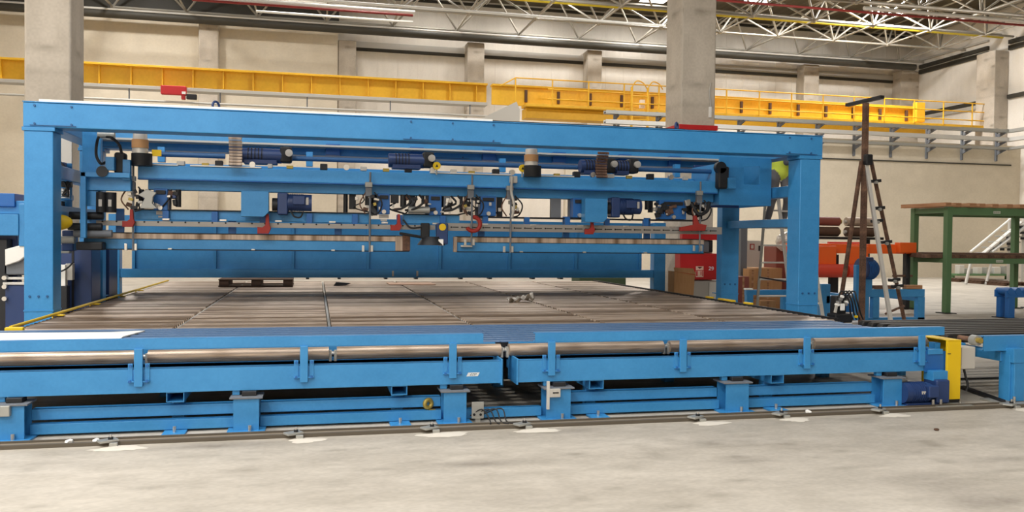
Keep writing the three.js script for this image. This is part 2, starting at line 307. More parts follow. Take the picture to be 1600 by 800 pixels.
// ---------------------------------------------------------------- cable trays on the partition wall
{
  const zt = -34.9;
  const rows = [['upper grey cable tray on the partition wall', 200, 5, M.galv], ['middle wide pale cable tray on the partition wall', 215, 6, M.alu], ['lowest thin cable tray on the partition wall', 229.5, 4, M.galv]];
  for (const [label, v, hp, m] of rows) {
    const g = thing('cable_tray', label, 'cable tray', [22, 6.33, zt]);
    const y = v === 200 ? 7.203 : v === 215 ? 6.788 : 6.343, h = hp * 0.03;
    const x0 = 12.2;
    span(g, 'side_wall', m, x0, XR - 1.0, y - h / 2, y + h / 2, zt + 0.28, zt + 0.3, 0);
    span(g, 'side_wall', m, x0, XR - 1.0, y - h / 2, y + h / 2, zt - 0.02, zt, 0);
    span(g, 'tray_floor', m, x0, XR - 1.0, y - h / 2, y - h / 2 + 0.02, zt, zt + 0.28, 0);
    bar(g, 'cable', M.grey, [x0, y - h / 2 + 0.06, zt + 0.1], [XR - 1.1, y - h / 2 + 0.06, zt + 0.1], 0.045);
    bar(g, 'cable', M.dark, [x0, y - h / 2 + 0.05, zt + 0.2], [XR - 1.1, y - h / 2 + 0.05, zt + 0.2], 0.035);
    span(g, 'return_run', m, XR - 1.3, XR - 1.0, y - h / 2, y + h / 2, zt, -20, 0);
  }
  for (let k = 0; k < 11; k++) {
    const x = 12.8 + k * 2.0, g = thing('tray_bracket', 'steel wall bracket carrying the cable trays, ' + ['first', 'second', 'third', 'fourth', 'fifth', 'sixth', 'seventh', 'eighth', 'ninth', 'tenth', 'eleventh'][k] + ' from the left', 'bracket', [x, 5, -35.2], 'brackets below the cable trays');
    span(g, 'upright', M.grey, x - 0.05, x + 0.05, 5.752, 7.374, -35.2, -35.1, 0.005);
    for (const y of [7.111, 6.666, 6.267]) put(g, 'arm', prism([[0, 0], [0.55, 0], [0.55, -0.04], [0, -0.22]], 0.05), M.grey, x + 0.025, y, -35.1, 0, -Math.PI / 2, 0);
  }
}

// ---------------------------------------------------------------- blue gantry portal
const LX = [-3.367, -3.05], RX = [6.885, 7.215], GF = -11, GR = -13.4, GB = 2.91, GT = 3.213;
{
  const g = thing('gantry_frame', 'large light blue steel gantry frame standing over the roller table', 'gantry', [1.92, 0, -12.2]);
  const bolt = cg(0.014, 0.02, 6);
  const beamAt = (z) => {
    const b = span(g, z === GF ? 'front_beam' : 'rear_beam', M.blue, LX[0] - 0.01, RX[1] + 0.03, GB, GT - 0.012, z - 0.33, z, 0.012);
    span(b, 'top_plate', M.blue, LX[0] - 0.015, RX[1] + 0.035, GT - 0.012, GT, z - 0.34, z + 0.008, 0.004);
    for (const x of [-3.25, -2.85, 1.2, 1.75, 2.3, 6.7, 7.05]) for (const y of [GB + 0.04, GT - 0.05]) put(b, 'bolt', bolt, M.blueDark, x, y, z + 0.004, Math.PI / 2, 0, 0);
    for (const [x, w] of [[-3.05, 0.5], [1.75, 1.3], [6.9, 0.5]]) span(b, 'splice_plate', M.blueDark, x - w / 2, x + w / 2, GB + 0.018, GB + 0.026, z, z + 0.012, 0);
    return b;
  };
  const fb = beamAt(GF); beamAt(GR);
  for (const z of [GF, GR]) for (const X of [LX, RX]) {
    const l = span(g, 'leg', M.blue, X[0], X[1], 0.03, GB - 0.045, z - (z === GF ? 0.33 : 0.2), z, 0.012);
    span(l, 'head_plate', M.blue, X[0] - 0.02, X[1] + 0.02, GB - 0.045, GB, z - 0.34, z + 0.01, 0.004);
    span(l, 'base_plate', M.blue, X[0] - 0.12, X[1] + 0.12, 0, 0.03, z - 0.45, z + 0.12, 0.004);
    span(l, 'splice_collar', M.blue, X[0] - 0.005, X[1] + 0.005, 0.72, 0.735, z - 0.335, z + 0.006, 0);
    for (const k of [0.2, 0.5, 0.8]) put(l, 'bolt', bolt, M.blueDark, X[0] + k * (X[1] - X[0]), 0.9, z + 0.004, Math.PI / 2, 0, 0);
    for (const x of [X[0], X[1]]) put(l, 'anchor_nut', bolt, M.chrome, x + (x === X[0] ? -0.06 : 0.06), 0.045, z + 0.06);
  }
  for (const X of [LX, RX]) {
    span(g, 'side_beam', M.blue, X[0] + 0.03, X[1] - 0.03, GB + 0.02, GT - 0.02, GF - 0.33, GR, 0.01);
    span(g, 'side_rail', M.blue, X[0] + 0.09, X[1] - 0.05, 1.87, 2.0, GF - 0.33, GR, 0.01);
    span(g, 'lifting_guide', M.blue, X[0] + 0.09, X[1] - 0.05, 2.33, 2.5, GF - 0.33, GR, 0.01);
  }
  // ledge and lugs on the inside of the rear beam
  span(g, 'cable_ledge', M.lightGrey, LX[1], RX[0], 3.013, 3.043, GR, GR + 0.3, 0.004);
  
  for (const x of [0.25, 1.55, 2.72, 3.9, 5.05, 5.95]) { box(g, 'lug', M.blueDeep, x, GB + 0.09, GR + 0.05, 0.22, 0.17, 0.1, 0.01); }
  for (const x of [-2.2, -0.1, 2.9, 4.7, 5.9]) box(g, 'hanger_bracket', M.blue, x, 2.82, GR + 0.25, 0.1, 0.22, 0.1, 0.006);
  // white cable trunking along the top edge of the front beam
  span(g, 'white_trunking', M.white, -3.209, 2.291, GT, GT + 0.03, GF - 0.06, GF - 0.01, 0.004);
  // rail lying on the front beam
  bar(g, 'top_cable', M.darkMetal, [1.75, GT + 0.015, GF - 0.1], [5.1, GT + 0.015, GF - 0.1], 0.012);
  const eye = (x) => { const e = put(g, 'lifting_eye', new THREE.TorusGeometry(0.05, 0.016, 6, 14), M.navy, x, GT + 0.06, GF - 0.12, 0, 0.8, 0); cylY(e, 'shank', M.galv, x, GT + 0.012, GF - 0.12, 0.02, 0.03, 8); };
  eye(-1.228); eye(4.983);
}
// ---------------------------------------------------------------- lifting carriage hung in the gantry
const CZ = -11.9;
const cg0 = thing('lifting_carriage', 'blue lifting carriage with motors, hooks and cables hung inside the gantry', 'lifting carriage', [1.7, 2.3, -12.3]);
{
  const c = cg0;
  const xa = -2.287, xb = 6.036;
  const yt = 2.567, ym = 2.388, yb = 2.254;
  span(c, 'main_beam', M.blue, xa, xb, ym, yt, CZ - 0.22, CZ, 0.01);
  span(c, 'lower_beam', M.blue, xa + 0.1, xb, yb, ym, CZ - 0.34, CZ - 0.15, 0.006);
  span(c, 'beam_lip', M.blueDeep, xa, xb, ym - 0.012, ym, CZ - 0.1, CZ + 0.012, 0.003);
  // top rails and linear guides lying on the main beam
  
  for (const [x0, x1] of [[-2.248, -1.789], [-1.637, -0.727], [1.577, 2.772], [3.138, 3.715]]) span(c, 'guide_strip', M.alu, x0, x1, yt, yt + 0.018, CZ - 0.08, CZ + 0.01, 0.003);
  // unseen deck plate added behind the main beam to shade the rollers
  span(c, 'shade_deck_plate', M.blue, xa + 0.05, xb - 0.05, yt - 0.08, yt - 0.06, CZ - 1.35, CZ - 0.22, 0.003);
  // rear beam of the carriage and the tie bars between
  span(c, 'rear_tie_beam', M.blue, xa, xb, yt - 0.05, yt + 0.1, CZ - 1.0, CZ - 0.85, 0.006);
  for (const x of [xa + 0.3, -0.5, 1.2, 3.0, 4.6, xb - 0.3]) span(c, 'tie_bar', M.blue, x - 0.05, x + 0.05, yt - 0.2, yt - 0.02, CZ - 0.9, CZ - 0.2, 0.005);
  bar(c, 'drive_shaft', M.blueDark, [-0.558, 2.742, -12.2], [6.108, 2.742, -12.2], 0.035, 10);
  bar(c, 'drive_shaft', M.blueDark, [-2.063, 2.742, -12.2], [-1.221, 2.742, -12.2], 0.035, 10);
  // ---- carriage end, right: big plate with a square window
  {
    const [x0, x1] = [6.036, 6.942], y0 = 2.208, y1 = 2.535, y2 = 2.951;
    const s = new THREE.Shape([[x0 + 0.02, y0], [x1, y0], [x1, y2], [x0 + 0.02, y2]].map(q => new THREE.Vector2(...q)));
    const h = new THREE.Path([[6.465, y1], [6.465, 2.806], [6.739, 2.826], [6.739, y1]].map(q => new THREE.Vector2(...q))); s.holes.push(h);
    const e = put(c, 'end_plate', uvm(new THREE.ExtrudeGeometry(s, { depth: 0.03, bevelEnabled: false })), M.blue, 0, 0, CZ - 0.03);
    span(c, 'end_box', M.navy, x0 + 0.05, x1 - 0.03, y0, y2 - 0.05, CZ - 1.0, CZ - 0.95, 0.01);  // navy put in so the end plate window looks like a dark recess
    span(c, 'end_side', M.blue, x1 - 0.04, x1, y0, y2, CZ - 1.0, CZ - 0.03, 0.004);
    span(c, 'end_side', M.blue, x0 + 0.02, x0 + 0.05, y0, y2 - 0.1, CZ - 1.0, CZ - 0.03, 0.004);
    slab(c, 'switch_box', M.blue, [6.183, 2.534, 0.128, 0.166], -11.72, 0.12, 0.006);
    slab(c, 'gear_motor', M.dark, [6.063, 2.622, 0.182, 0.342], -11.76, 0.14, 0.03);
    cylZ(c, 'gear_wheel', M.darkMetal, 6.012, 2.772, -11.8, 0.09, 0.08, 16);
  }
  // ---- carriage end, left: frame with post and arm
  {
    const px0 = -2.932, px1 = -2.864;
    slab(c, 'end_plate', M.blue, [-2.867, 2.598, 0.183, 0.806], CZ, 0.1, 0.006);
    slab(c, 'end_post', M.blue, [-2.873, 2.018, 0.066, 0.842], -11.6, 0.08, 0.008);
    slab(c, 'end_arm', M.blue, [-2.614, 2.405, 0.586, 0.065], -11.6, 0.1, 0.008);
    slab(c, 'end_beam', M.blue, [-2.606, 2.296, 0.542, 0.173], -11.72, 0.14, 0.008);
    slab(c, 'gusset', M.blue, [-2.808, 2.107, 0.136, 0.198], -11.75, 0.03, 0.004);
    slab(c, 'upright', M.blue, [-2.748, 2.598, 0.061, 0.803], -11.82, 0.1, 0.006);
    slab(c, 'upright', M.blue, [-2.376, 2.479, 0.092, 0.264], -11.66, 0.1, 0.006);
    slab(c, 'switch_box', M.blue, [-2.556, 2.55, 0.105, 0.171], -11.58, 0.12, 0.006);
    slab(c, 'gear_motor', M.dark, [-2.463, 2.565, 0.137, 0.28], -11.68, 0.16, 0.03);
    cylZ(c, 'gear_wheel', M.darkMetal, -2.646, 2.445, -11.6, 0.07, 0.05, 16);
    hose(c, 'cable', M.dark, [[-2.676, 2.931, -11.6], [-2.702, 2.787, -11.55], [-2.702, 2.626, -11.55], [-2.649, 2.538, -11.55], [-2.616, 2.56, -11.6]], 0.018);
    hose(c, 'cable', M.dark, [[-2.646, 2.9, -11.6], [-2.523, 2.866, -11.55], [-2.44, 2.788, -11.55], [-2.42, 2.68, -11.6]], 0.018);
    cylX(c, 'air_cylinder', M.galv, -2.601, 2.91, -11.6, 0.045, 0.2, 12);
    // paired valve motors below
    for (const u of [0, 1]) { const x = u ? -2.577 : -2.691, y = 2.059; cylY(c, 'drive_motor', M.dark, x, y, -11.75, 0.065, 0.26, 14); box(c, 'rating_plate', M.lightGrey, x, y - 0.01, -11.683, 0.04, 0.09, 0.01, 0.002); }
    cylX(c, 'buffer_roll', M.dark, -2.879, 1.884, -11.8, 0.05, 0.4, 16);
    cylX(c, 'buffer_roll', M.dark, -2.884, 1.743, -11.75, 0.045, 0.4, 16);
    cylX(c, 'buffer_roll', M.grey, -2.796, 1.655, -11.78, 0.05, 0.45, 16);
    slab(c, 'end_block', M.darkMetal, [-2.837, 1.494, 0.317, 0.107], -11.75, 0.2, 0.02); slab(c, 'end_block', M.navy, [-3.125, 1.56, 0.151, 0.266], -11.9, 0.2, 0.02);
  }
  // ---- stop disc with the yellow cap beside the left leg
  const sx = -3.074, sy = 1.793;
  put(c, 'yellow_cap', new THREE.SphereGeometry(0.1, 18, 12), M.signalYellow, -3.181, sy, -11.55).scale.set(2.05, 1.06, 1);
  // ---- blue guard boxes with motors beside them
  for (const [r, u0, u1] of [[[-0.794, 2.076, 0.344, 0.333], [-0.268, 2.11, 0.424, 0.236], 0], [[4.002, 2.077, 0.335, 0.337], [4.53, 2.153, 0.457, 0.162], 1]]) {
    const [cx, cy, w, h] = r;
    const s = prism([[-w / 2, -h / 2], [w / 2 - 0.06, -h / 2], [w / 2, -h / 2 + 0.06], [w / 2, h / 2], [-w / 2, h / 2]], 0.18, 0.004);
    put(c, 'guard_box', s, M.blue, cx, cy, -11.89);
    const [mx, my, mw, mh] = u0, mr = 0.115;
    const mo = cylX(c, 'drive_motor', M.navy, mx, my, -11.92, mr, mw, 18);
    for (let k = 0; k < 9; k++) cylX(mo, 'cooling_fin', M.navy, mx - mw * 0.22 + k * mw * 0.055, my, -11.92, mr + 0.012, 0.01, 18);
    box(mo, 'terminal_box', M.navy, mx + mw * 0.1, my + 0.03, -11.8, 0.16, 0.12, 0.06, 0.01);
    box(mo, 'rating_plate', M.lightGrey, mx + mw * 0.36, my + 0.02, -11.808, 0.035, 0.1, 0.01, 0.002);
    cylX(c, 'coupling', M.darkMetal, mx - mw / 2 - 0.05, my - 0.03, -11.9, 0.09, 0.1, 14);
    box(c, 'gearbox', M.navy, mx - mw / 2 + 0.04, my - 0.02, -11.9, 0.14, 0.3, 0.2, 0.02);
    hose(c, 'motor_cable', M.dark, [[mx + 0.1, my - 0.12, -11.85], [mx + 0.06, my - 0.2, -11.82], [mx - 0.02, my - 0.19, -11.82], [mx - 0.06, my - 0.12, -11.85]], 0.012);
  }
  // motors standing on the main beam
  for (const [x, y, l] of [[-0.74, 2.75, 0.55], [1.251, 2.743, 0.5], [4.048, 2.746, 0.4], [4.498, 2.75, 0.24]]) {
    const mo = cylX(c, 'top_motor', M.navy, x, y, -12.05, 0.1, l, 16);
    box(mo, 'motor_foot', M.navy, x, y - 0.09, -12.05, l * 0.8, 0.06, 0.22, 0.01);
    for (let k = 0; k < 5; k++) cylX(mo, 'cooling_fin', M.dark, x - l * 0.3 + k * 0.045, y, -12.05, 0.11, 0.012, 16);
    box(mo, 'gear_housing', M.dark, x + l / 2 + 0.06, y + 0.02, -12.05, 0.16, 0.22, 0.2, 0.03);
    cylZ(mo, 'end_cap', M.lightGrey, x + l / 2 + 0.1, y + 0.04, -11.93, 0.05, 0.05, 14);
  }
  // brown energy chains hanging down to the beam
  const chain = (u, w, y1, y0, mat, x) => { const n = 9; for (let k = 0; k < n; k++) { const t = k / (n - 1); box(c, 'chain_link', mat, x, y1 + (y0 - y1) * t, -11.78 - 0.1 * Math.sin(t * 2.6), w, (y1 - y0) / n * 0.92, 0.05, 0.006, 0.25 * Math.cos(t * 3)); } };
  chain(0, 0.17, 2.947, 2.605, M.steelDull, -1.055);
  chain(0, 0.17, 2.926, 2.586, M.rust, 4.123);
  // wrapped bundles (film over the rolled cable)
  for (const [x, y1, y0] of [[-2.238, 2.981, 2.706], [3.031, 2.95, 2.709]]) {
    const b = put(c, 'wrapped_bundle', cg(0.1, y1 - y0, 10, 0.085), M.foil, x, (y0 + y1) / 2, -11.8);
    cylY(b, 'cardboard_core', M.card, x, y1 - (y1 - y0) * 0.55, -11.8, 0.104, (y1 - y0) * 0.4, 10);
    cylY(b, 'cable_coil', M.dark, x + 0.02, y0 - 0.08, -11.8, 0.13, 0.16, 12);
  }
  // yellow warning discs
  for (const [x, y] of [[1.664, 2.672], [2.915, 2.674]]) { const d = cylZ(c, 'warning_disc', M.signalYellow, x, y, -11.85, 0.055, 0.02, 20); put(d, 'warning_mark', prism([[-0.02, -0.018], [0.02, -0.018], [0, 0.022]], 0.004), M.dark, x, y, -11.84); cylY(d, 'post', M.galv, x, (y + yt) / 2 - 0.02, -11.87, 0.012, y - yt, 8); }
  slab(c, 'warning_plate', M.signalYellow, [-2.038, 2.721, 0.117, 0.084], -11.8, 0.02, 0.003);
  // small fittings strewn along the top of the main beam
  for (let k = 0; k < 26; k++) {
    const x = xa + 0.15 + k * (xb - xa - 0.6) / 25 + rr(-0.08, 0.08), t = k % 4;
    if (t === 0) cylZ(c, 'cam_roller', M.chrome, x, yt + 0.05, CZ - 0.05, 0.04, 0.06, 12);
    else if (t === 1) box(c, 'sensor_block', M.lightGrey, x, yt + 0.04, CZ - 0.08, rr(0.06, 0.12), 0.06, 0.08, 0.008);
    else if (t === 2) box(c, 'clamp', M.brass, x, yt + 0.03, CZ - 0.06, 0.09, 0.045, 0.06, 0.006);
    else box(c, 'valve_block', M.darkMetal, x, yt + 0.05, CZ - 0.12, 0.1, 0.09, 0.1, 0.01);
  }
  // ---- longitudinal thin beam below with rating plates
  for (const [x0, x1] of [[-2.384, 0.743], [1.211, 2.023]]) {
    const b = span(c, 'grip_beam', M.blue, x0, x1, 1.847, 1.978, CZ - 0.22, CZ - 0.1, 0.006);
    span(b, 'top_rail', M.darkMetal, x0, x1, 1.978, 1.991, CZ - 0.24, CZ - 0.06, 0.003);
  }
  span(c, 'grip_rail', M.darkMetal, 2.23, 5.805, 1.948, 1.971, CZ - 0.24, CZ - 0.06, 0.003);
  for (const x of [-2.003, 0.937, 2.315]) { box(c, 'nameplate', M.lightGrey, x, 1.942, CZ - 0.095, 0.14, 0.05, 0.01, 0.002); box(c, 'nameplate', M.lightGrey, x, 1.89, CZ - 0.095, 0.09, 0.025, 0.01, 0.002); }
  // ---- perforated pale rail
  const ry1 = 1.829, ry0 = 1.762;
  const pr = span(c, 'perforated_rail', M.perf, -2.79, 1.657, ry0, ry1, CZ - 0.03, CZ, 0.003);
  const pr2 = span(c, 'perforated_rail', M.perf, 1.795, 6.113, ry0 - 0.01, ry1 + 0.035, CZ - 0.03, CZ, 0.003);
  const hole = cg(0.012, 0.008, 8);
  for (let x = -2.713; x < 1.611; x += 0.17) put(pr, 'bolt', hole, M.dark, x, ry1 - 0.012, CZ + 0.002, Math.PI / 2, 0, 0);
  for (let x = 1.887; x < 6.027; x += 0.155) { put(pr2, 'bolt', hole, M.dark, x, (ry0 + ry1) / 2 + 0.01, CZ + 0.002, Math.PI / 2, 0, 0); box(pr2, 'slot', M.dark, x + 0.06, (ry0 + ry1) / 2 + 0.01, CZ + 0.001, 0.09, 0.012, 0.006, 0); }
  for (let k = 0; k < 11; k++) { const x = xa + 0.35 + k * 0.72; box(c, 'rail_clip', M.chrome, x, ry1 + 0.025, CZ - 0.02, 0.09, 0.025, 0.05, 0.004); }
  // hangers joining the rail to the grip beam
  for (let k = 0; k < 12; k++) span(c, 'rail_hanger', M.blueDeep, xa + 0.3 + k * 0.62, xa + 0.38 + k * 0.62, ry1 - 0.02, 1.97, CZ - 0.09, CZ - 0.03, 0.004);
  // ---- suspension columns (tools, rods and cylinders) at four places
  const column = (u, x, y1, y0, m) => {
    bar(c, 'suspension_rod', M.grey, [x, yb + 0.3, CZ + 0.06], [x, y0, CZ + 0.06], 0.014, 8);
    box(c, 'clamp_block', M.galv, x - 0.02, ym - 0.01, CZ + 0.06, 0.1, 0.07, 0.07, 0.008);
    box(c, 'bracket', M.grey, x - 0.02, ym - 0.11, CZ + 0.05, 0.09, 0.12, 0.06, 0.006);
    for (let k = 0; k < 7; k++) box(c, 'fitting', [M.darkMetal, M.chrome, M.dark, M.brass, M.lightGrey, M.rust][k % 6], x + rr(-0.1, 0.1), yb - 0.04 - k * 0.035, CZ + rr(-0.02, 0.08), rr(0.03, 0.09), rr(0.03, 0.06), 0.05, 0.006, 0, 0, rr(-0.5, 0.5));
    hose(c, 'air_hose', M.dark, [[x + 0.06, yb + 0.02, CZ + 0.05], [x + 0.16, yb - 0.12, CZ + 0.1], [x + 0.12, yb - 0.26, CZ + 0.06], [x + 0.02, yb - 0.3, CZ + 0.05]], 0.011);
    hose(c, 'air_hose', M.rust, [[x - 0.06, yb + 0.02, CZ + 0.05], [x - 0.14, yb - 0.15, CZ + 0.08], [x - 0.06, yb - 0.28, CZ + 0.05]], 0.01);
    for (const s of [-0.06, 0.06]) box(c, 'rod_nut', M.chrome, x + s - 0.03, y0 + 0.05, CZ + 0.05, 0.035, 0.09, 0.03, 0.005);
  };
  column(0, -2.329, 0, 1.435); column(0, 0.733, 0, 1.44);
  column(0, 2.745, 0, 1.446); column(0, 5.714, 0, 1.487);
  column(0, 2.173, 0, 1.543);
  // dark blue carriages riding under the lower beam, between the columns
  for (const [a, b] of [[-2.098, -1.923], [0.846, 1.016], [2.313, 2.55], [3.716, 3.906], [1.569, 1.753], [5.091, 5.533]]) {
    const s = span(c, 'grip_slide', M.blueDeep, a, b, 1.973, yb + 0.01, CZ - 0.2, CZ - 0.04, 0.01);
    box(s, 'slide_cover', M.darkMetal, (a + b) / 2, yb - 0.04, CZ - 0.03, (b - a) * 0.7, 0.05, 0.03, 0.004);
    cylZ(s, 'slide_wheel', M.chrome, (a + b) / 2, 2.009, CZ - 0.02, 0.03, 0.05, 12);
  }
  span(c, 'cover_plate', M.grey, 3.391, 3.548, 1.96, yb, CZ - 0.16, CZ - 0.1, 0.004);
  span(c, 'cover_plate', M.grey, 3.697, 3.916, 1.96, yb, CZ - 0.26, CZ - 0.21, 0.004);
  // white lever casting near the left
  put(c, 'lever_casting', prism([[0, 0], [0.2, 0], [0.14, 0.06], [0.15, 0.15], [0.19, 0.2], [0.08, 0.24], [-0.02, 0.17], [0.06, 0.13]], 0.05, 0.006), M.galv, -2.226, 1.995, -11.8);
  // red hooks
  for (const [x, y, s] of [[-2.373, 1.785, 1], [-0.673, 1.724, 1.15], [1.099, 1.783, 1], [3.944, 1.767, 1]])
    put(c, 'red_hook', prism([[-0.09, -0.04], [0.05, -0.04], [0.08, 0.03], [0.06, 0.08], [0.05, 0.22], [0.02, 0.22], [0.015, 0.07], [-0.03, 0.035], [-0.09, 0.04]], 0.05, 0.005), M.redDark, x, y, -11.84).scale.setScalar(s * 0.85);
  { const t = put(c, 'red_hook', new THREE.TorusGeometry(0.1, 0.03, 8, 18, 4.2), M.redDark, 2.184, 1.853, -11.78, 0, 0, -2.6); }
  put(c, 'red_hook', prism([[-0.3, -0.03], [0.1, -0.02], [0.12, 0.06], [0, 0.08], [-0.05, 0.2], [-0.08, 0.2], [-0.08, 0.06], [-0.3, 0.02]], 0.05, 0.005), M.redDark, 5.676, 1.828, -11.84);
  // centre tool head hung between the two lifting beams
  const tx = 1.645, ty = 1.647;
  put(c, 'tool_body', cg(0.2, 0.12, 16, 0.12), M.darkMetal, tx - 0.05, ty - 0.04, -11.85);
  box(c, 'tool_block', M.navy, tx + 0.1, ty + 0.06, -11.85, 0.16, 0.3, 0.14, 0.015);
  box(c, 'tool_block', M.dark, tx - 0.14, ty + 0.1, -11.85, 0.12, 0.22, 0.12, 0.015);
  box(c, 'sensor', M.white, tx + 0.07, ty - 0.06, -11.74, 0.07, 0.09, 0.05, 0.006);
  cylZ(c, 'knob', M.signalYellow, 1.743, 1.802, -11.8, 0.05, 0.06, 12);
  bar(c, 'tool_arm', M.dark, [tx - 0.5, ty + 0.06, -11.82], [tx, ty - 0.02, -11.84], 0.02, 8);
  hose(c, 'air_hose', M.dark, [[tx - 0.45, ty + 0.25, -11.82], [tx - 0.35, ty + 0.14, -11.78], [tx - 0.2, ty + 0.15, -11.78]], 0.014);
  for (let k = 0; k < 12; k++) box(c, 'fitting', [M.dark, M.chrome, M.darkMetal, M.rust][k % 4], 1.291 + rr(-0.25, 0.75), yb - rr(0.03, 0.24), CZ + rr(-0.12, 0.0), rr(0.03, 0.1), rr(0.03, 0.12), 0.06, 0.008, 0, 0, rr(-0.6, 0.6));
  for (const [u, x] of [[0, 1.426], [1, 1.977], [2, 1.245]]) hose(c, 'air_hose', M.dark, [[x, yb, CZ], [x + 0.05, yb - 0.1, CZ + 0.08], [x - 0.08, yb - 0.2, CZ + 0.05], [x - 0.2, yb - 0.22, CZ]], 0.016);
  cylX(c, 'air_cylinder', M.galv, 1.421, 2.042, -11.9, 0.05, 0.3, 12);
  // left-hand clutter under the lower beam
  for (let k = 0; k < 14; k++) box(c, 'fitting', [M.dark, M.darkMetal, M.navy, M.chrome, M.rust][k % 5], rr(-2.365, -1.731), yb - rr(0.02, 0.22), CZ + rr(-0.12, 0.02), rr(0.04, 0.12), rr(0.03, 0.1), 0.06, 0.008, 0, 0, rr(-0.4, 0.4));
  for (let k = 0; k < 16; k++) box(c, 'fitting', [M.dark, M.darkMetal, M.dark, M.chrome, M.rust][k % 5], rr(4.967, 5.861), yb - rr(0.02, 0.24), CZ + rr(-0.12, 0.02), rr(0.05, 0.16), rr(0.04, 0.1), 0.06, 0.008, 0, 0, rr(-0.4, 0.4));
  hose(c, 'air_hose', M.dark, [[5.569, 2.217, -11.85], [5.675, 2.052, -11.8], [5.801, 2.103, -11.8], [5.865, 2.243, -11.85]], 0.03);
  // wiring looms, cylinders and brackets crowded under the lower beam
  for (const [x0, x1, n] of [[-2.365, -1.731, 7], [0.402, 2.682, 26], [4.915, 5.914, 10]]) for (let k = 0; k < n; k++) {
    const x = x0 + (x1 - x0) * (k + rnd()) / n, h = rr(0.1, 0.3), z = CZ - rr(0.02, 0.3), m = [M.dark, M.darkMetal, M.navy, M.dark, M.grey, M.rust][k % 6];
    if (k % 3 === 0) cylY(c, 'stub_cylinder', m, x, yb - h / 2, z, rr(0.02, 0.05), h, 10);
    else if (k % 3 === 1) span(c, 'drop_bracket', m, x - rr(0.02, 0.06), x + rr(0.02, 0.06), yb - h, yb, z - 0.04, z, 0.005);
    else hose(c, 'air_hose', M.dark, [[x, yb, z], [x + rr(-0.1, 0.1), yb - 0.1, z + 0.06], [x + rr(-0.15, 0.15), yb - 0.18, z + 0.05], [x + rr(-0.2, 0.2), yb - 0.27, z]], rr(0.008, 0.018), 12);
    if (k % 2) box(c, 'connector', k % 4 === 1 ? M.chrome : M.lightGrey, x + rr(-0.05, 0.05), yb - rr(0.05, 0.25), CZ + 0.03, rr(0.02, 0.05), rr(0.02, 0.06), 0.03, 0.005);
  }
  // hanging cable in front of the beam, middle right
  hose(c, 'control_cable', M.lightGrey, [[2.737, 2.54, -11.75], [2.73, 2.32, -11.75], [2.763, 2.136, -11.72], [2.744, 1.953, -11.75]], 0.02);
  slab(c, 'cable_gland', M.lightGrey, [2.773, 2.503, 0.104, 0.101], -11.78, 0.08, 0.008);
}
// ---- two lifting beams (channels) hanging on the rods
for (const [label, x0, x1, kind] of [['long pale-topped blue lifting beam hanging left, cut end by the tool head', -2.956, 1.3, 0], ['long pale-topped blue lifting beam hanging right of the tool head', 1.963, 5.841, 1]]) {
  const y1 = 1.677, ym = 1.592, y0 = 1.457;
  const g = thing('lifting_beam', label, 'lifting beam', [(x0 + x1) / 2, y0, -12.05]);
  span(g, 'web', M.blue, x0, x1, y0, ym, -12.05, -11.97, 0.005);
  span(g, 'steel_face', M.steelDull, x0, x1, ym, y1 - 0.012, -12.03, -11.95, 0.005);
  span(g, 'rubber_strip', M.darkMetal, x0, x1, y1 - 0.012, y1, -12.05, -11.94, 0.003);
  span(g, 'bottom_flange', M.darkMetal, x0, x1, y0 - 0.012, y0, -12.1, -11.94, 0.003);
  if (kind === 0) { slab(g, 'end_frame', M.steelDull, [1.149, 1.564, 0.1, 0.208], -11.93, 0.06, 0.005); slab(g, 'end_board', M.rust, [1.253, 1.57, 0.108, 0.217], -11.93, 0.08, 0.005); }
  else { slab(g, 'end_frame', M.steelDull, [1.955, 1.558, 0.046, 0.22], -11.93, 0.08, 0.005); slab(g, 'end_bracket', M.chrome, [2.113, 1.537, 0.168, 0.028], -11.9, 0.05, 0.003); }
  for (let k = 1; k < 4; k++) { const x = x0 + (x1 - x0) * k / 4; box(g, 'tie_bolt', M.chrome, x, y0 + 0.005, -11.95, 0.05, 0.02, 0.05, 0.004); }
  for (let k = 0; k < 3; k++) { const x = x0 + (x1 - x0) * (k + 0.3) / 3; span(g, 'suspension_plate', M.blueDeep, x - 0.05, x + 0.05, y1, 1.99, -12.07, -12.03, 0.003); }
}
// ---------------------------------------------------------------- rear blue guard frame
{
  const z = -15.4;
  const g = thing('guard_frame', 'deep blue panelled guard frame behind the roller table', 'guard frame', [1.7, 0, z]);
  const xl = -3.421, xl2 = -3.24, xr = 6.468, xr2 = 6.71;
  for (const [a, b] of [[xl, xl2], [xr, xr2]]) { const p = span(g, 'post', M.blue, a, b, 0.02, 1.996, z - 0.2, z, 0.01); span(p, 'base_plate', M.blue, a - 0.08, b + 0.08, 0, 0.02, z - 0.28, z + 0.08, 0.004); }
  const yb0 = 0.913, yb1 = 1.064, ty = 1.981;
  span(g, 'lower_beam', M.blue, xl2, xr, yb0, yb1, z - 0.18, z - 0.02, 0.008);
  span(g, 'top_beam', M.blue, xl2, xr, ty - 0.1, ty, z - 0.2, z - 0.1, 0.008);
  const n = 7, xp0 = -3.038, xp1 = 6.214, st = (xp1 - xp0) / n;
  for (let k = 0; k < n; k++) span(g, 'panel', M.blue, xp0 + k * st + 0.005, xp0 + (k + 1) * st - 0.005, yb1 - 0.02, ty - 0.1, z - 0.14, z - 0.12, 0);
  for (let k = 0; k <= n; k++) box(g, 'rib', M.blue, xp0 + k * st, (yb1 + ty) / 2 - 0.05, z - 0.1, 0.05, ty - yb1 - 0.1, 0.06, 0.004);
  for (const x of [1.377, 1.822]) box(g, 'tape_mark', M.lightGrey, x, (yb0 + yb1) / 2, z - 0.012, 0.035, 0.1, 0.016, 0.002);
}

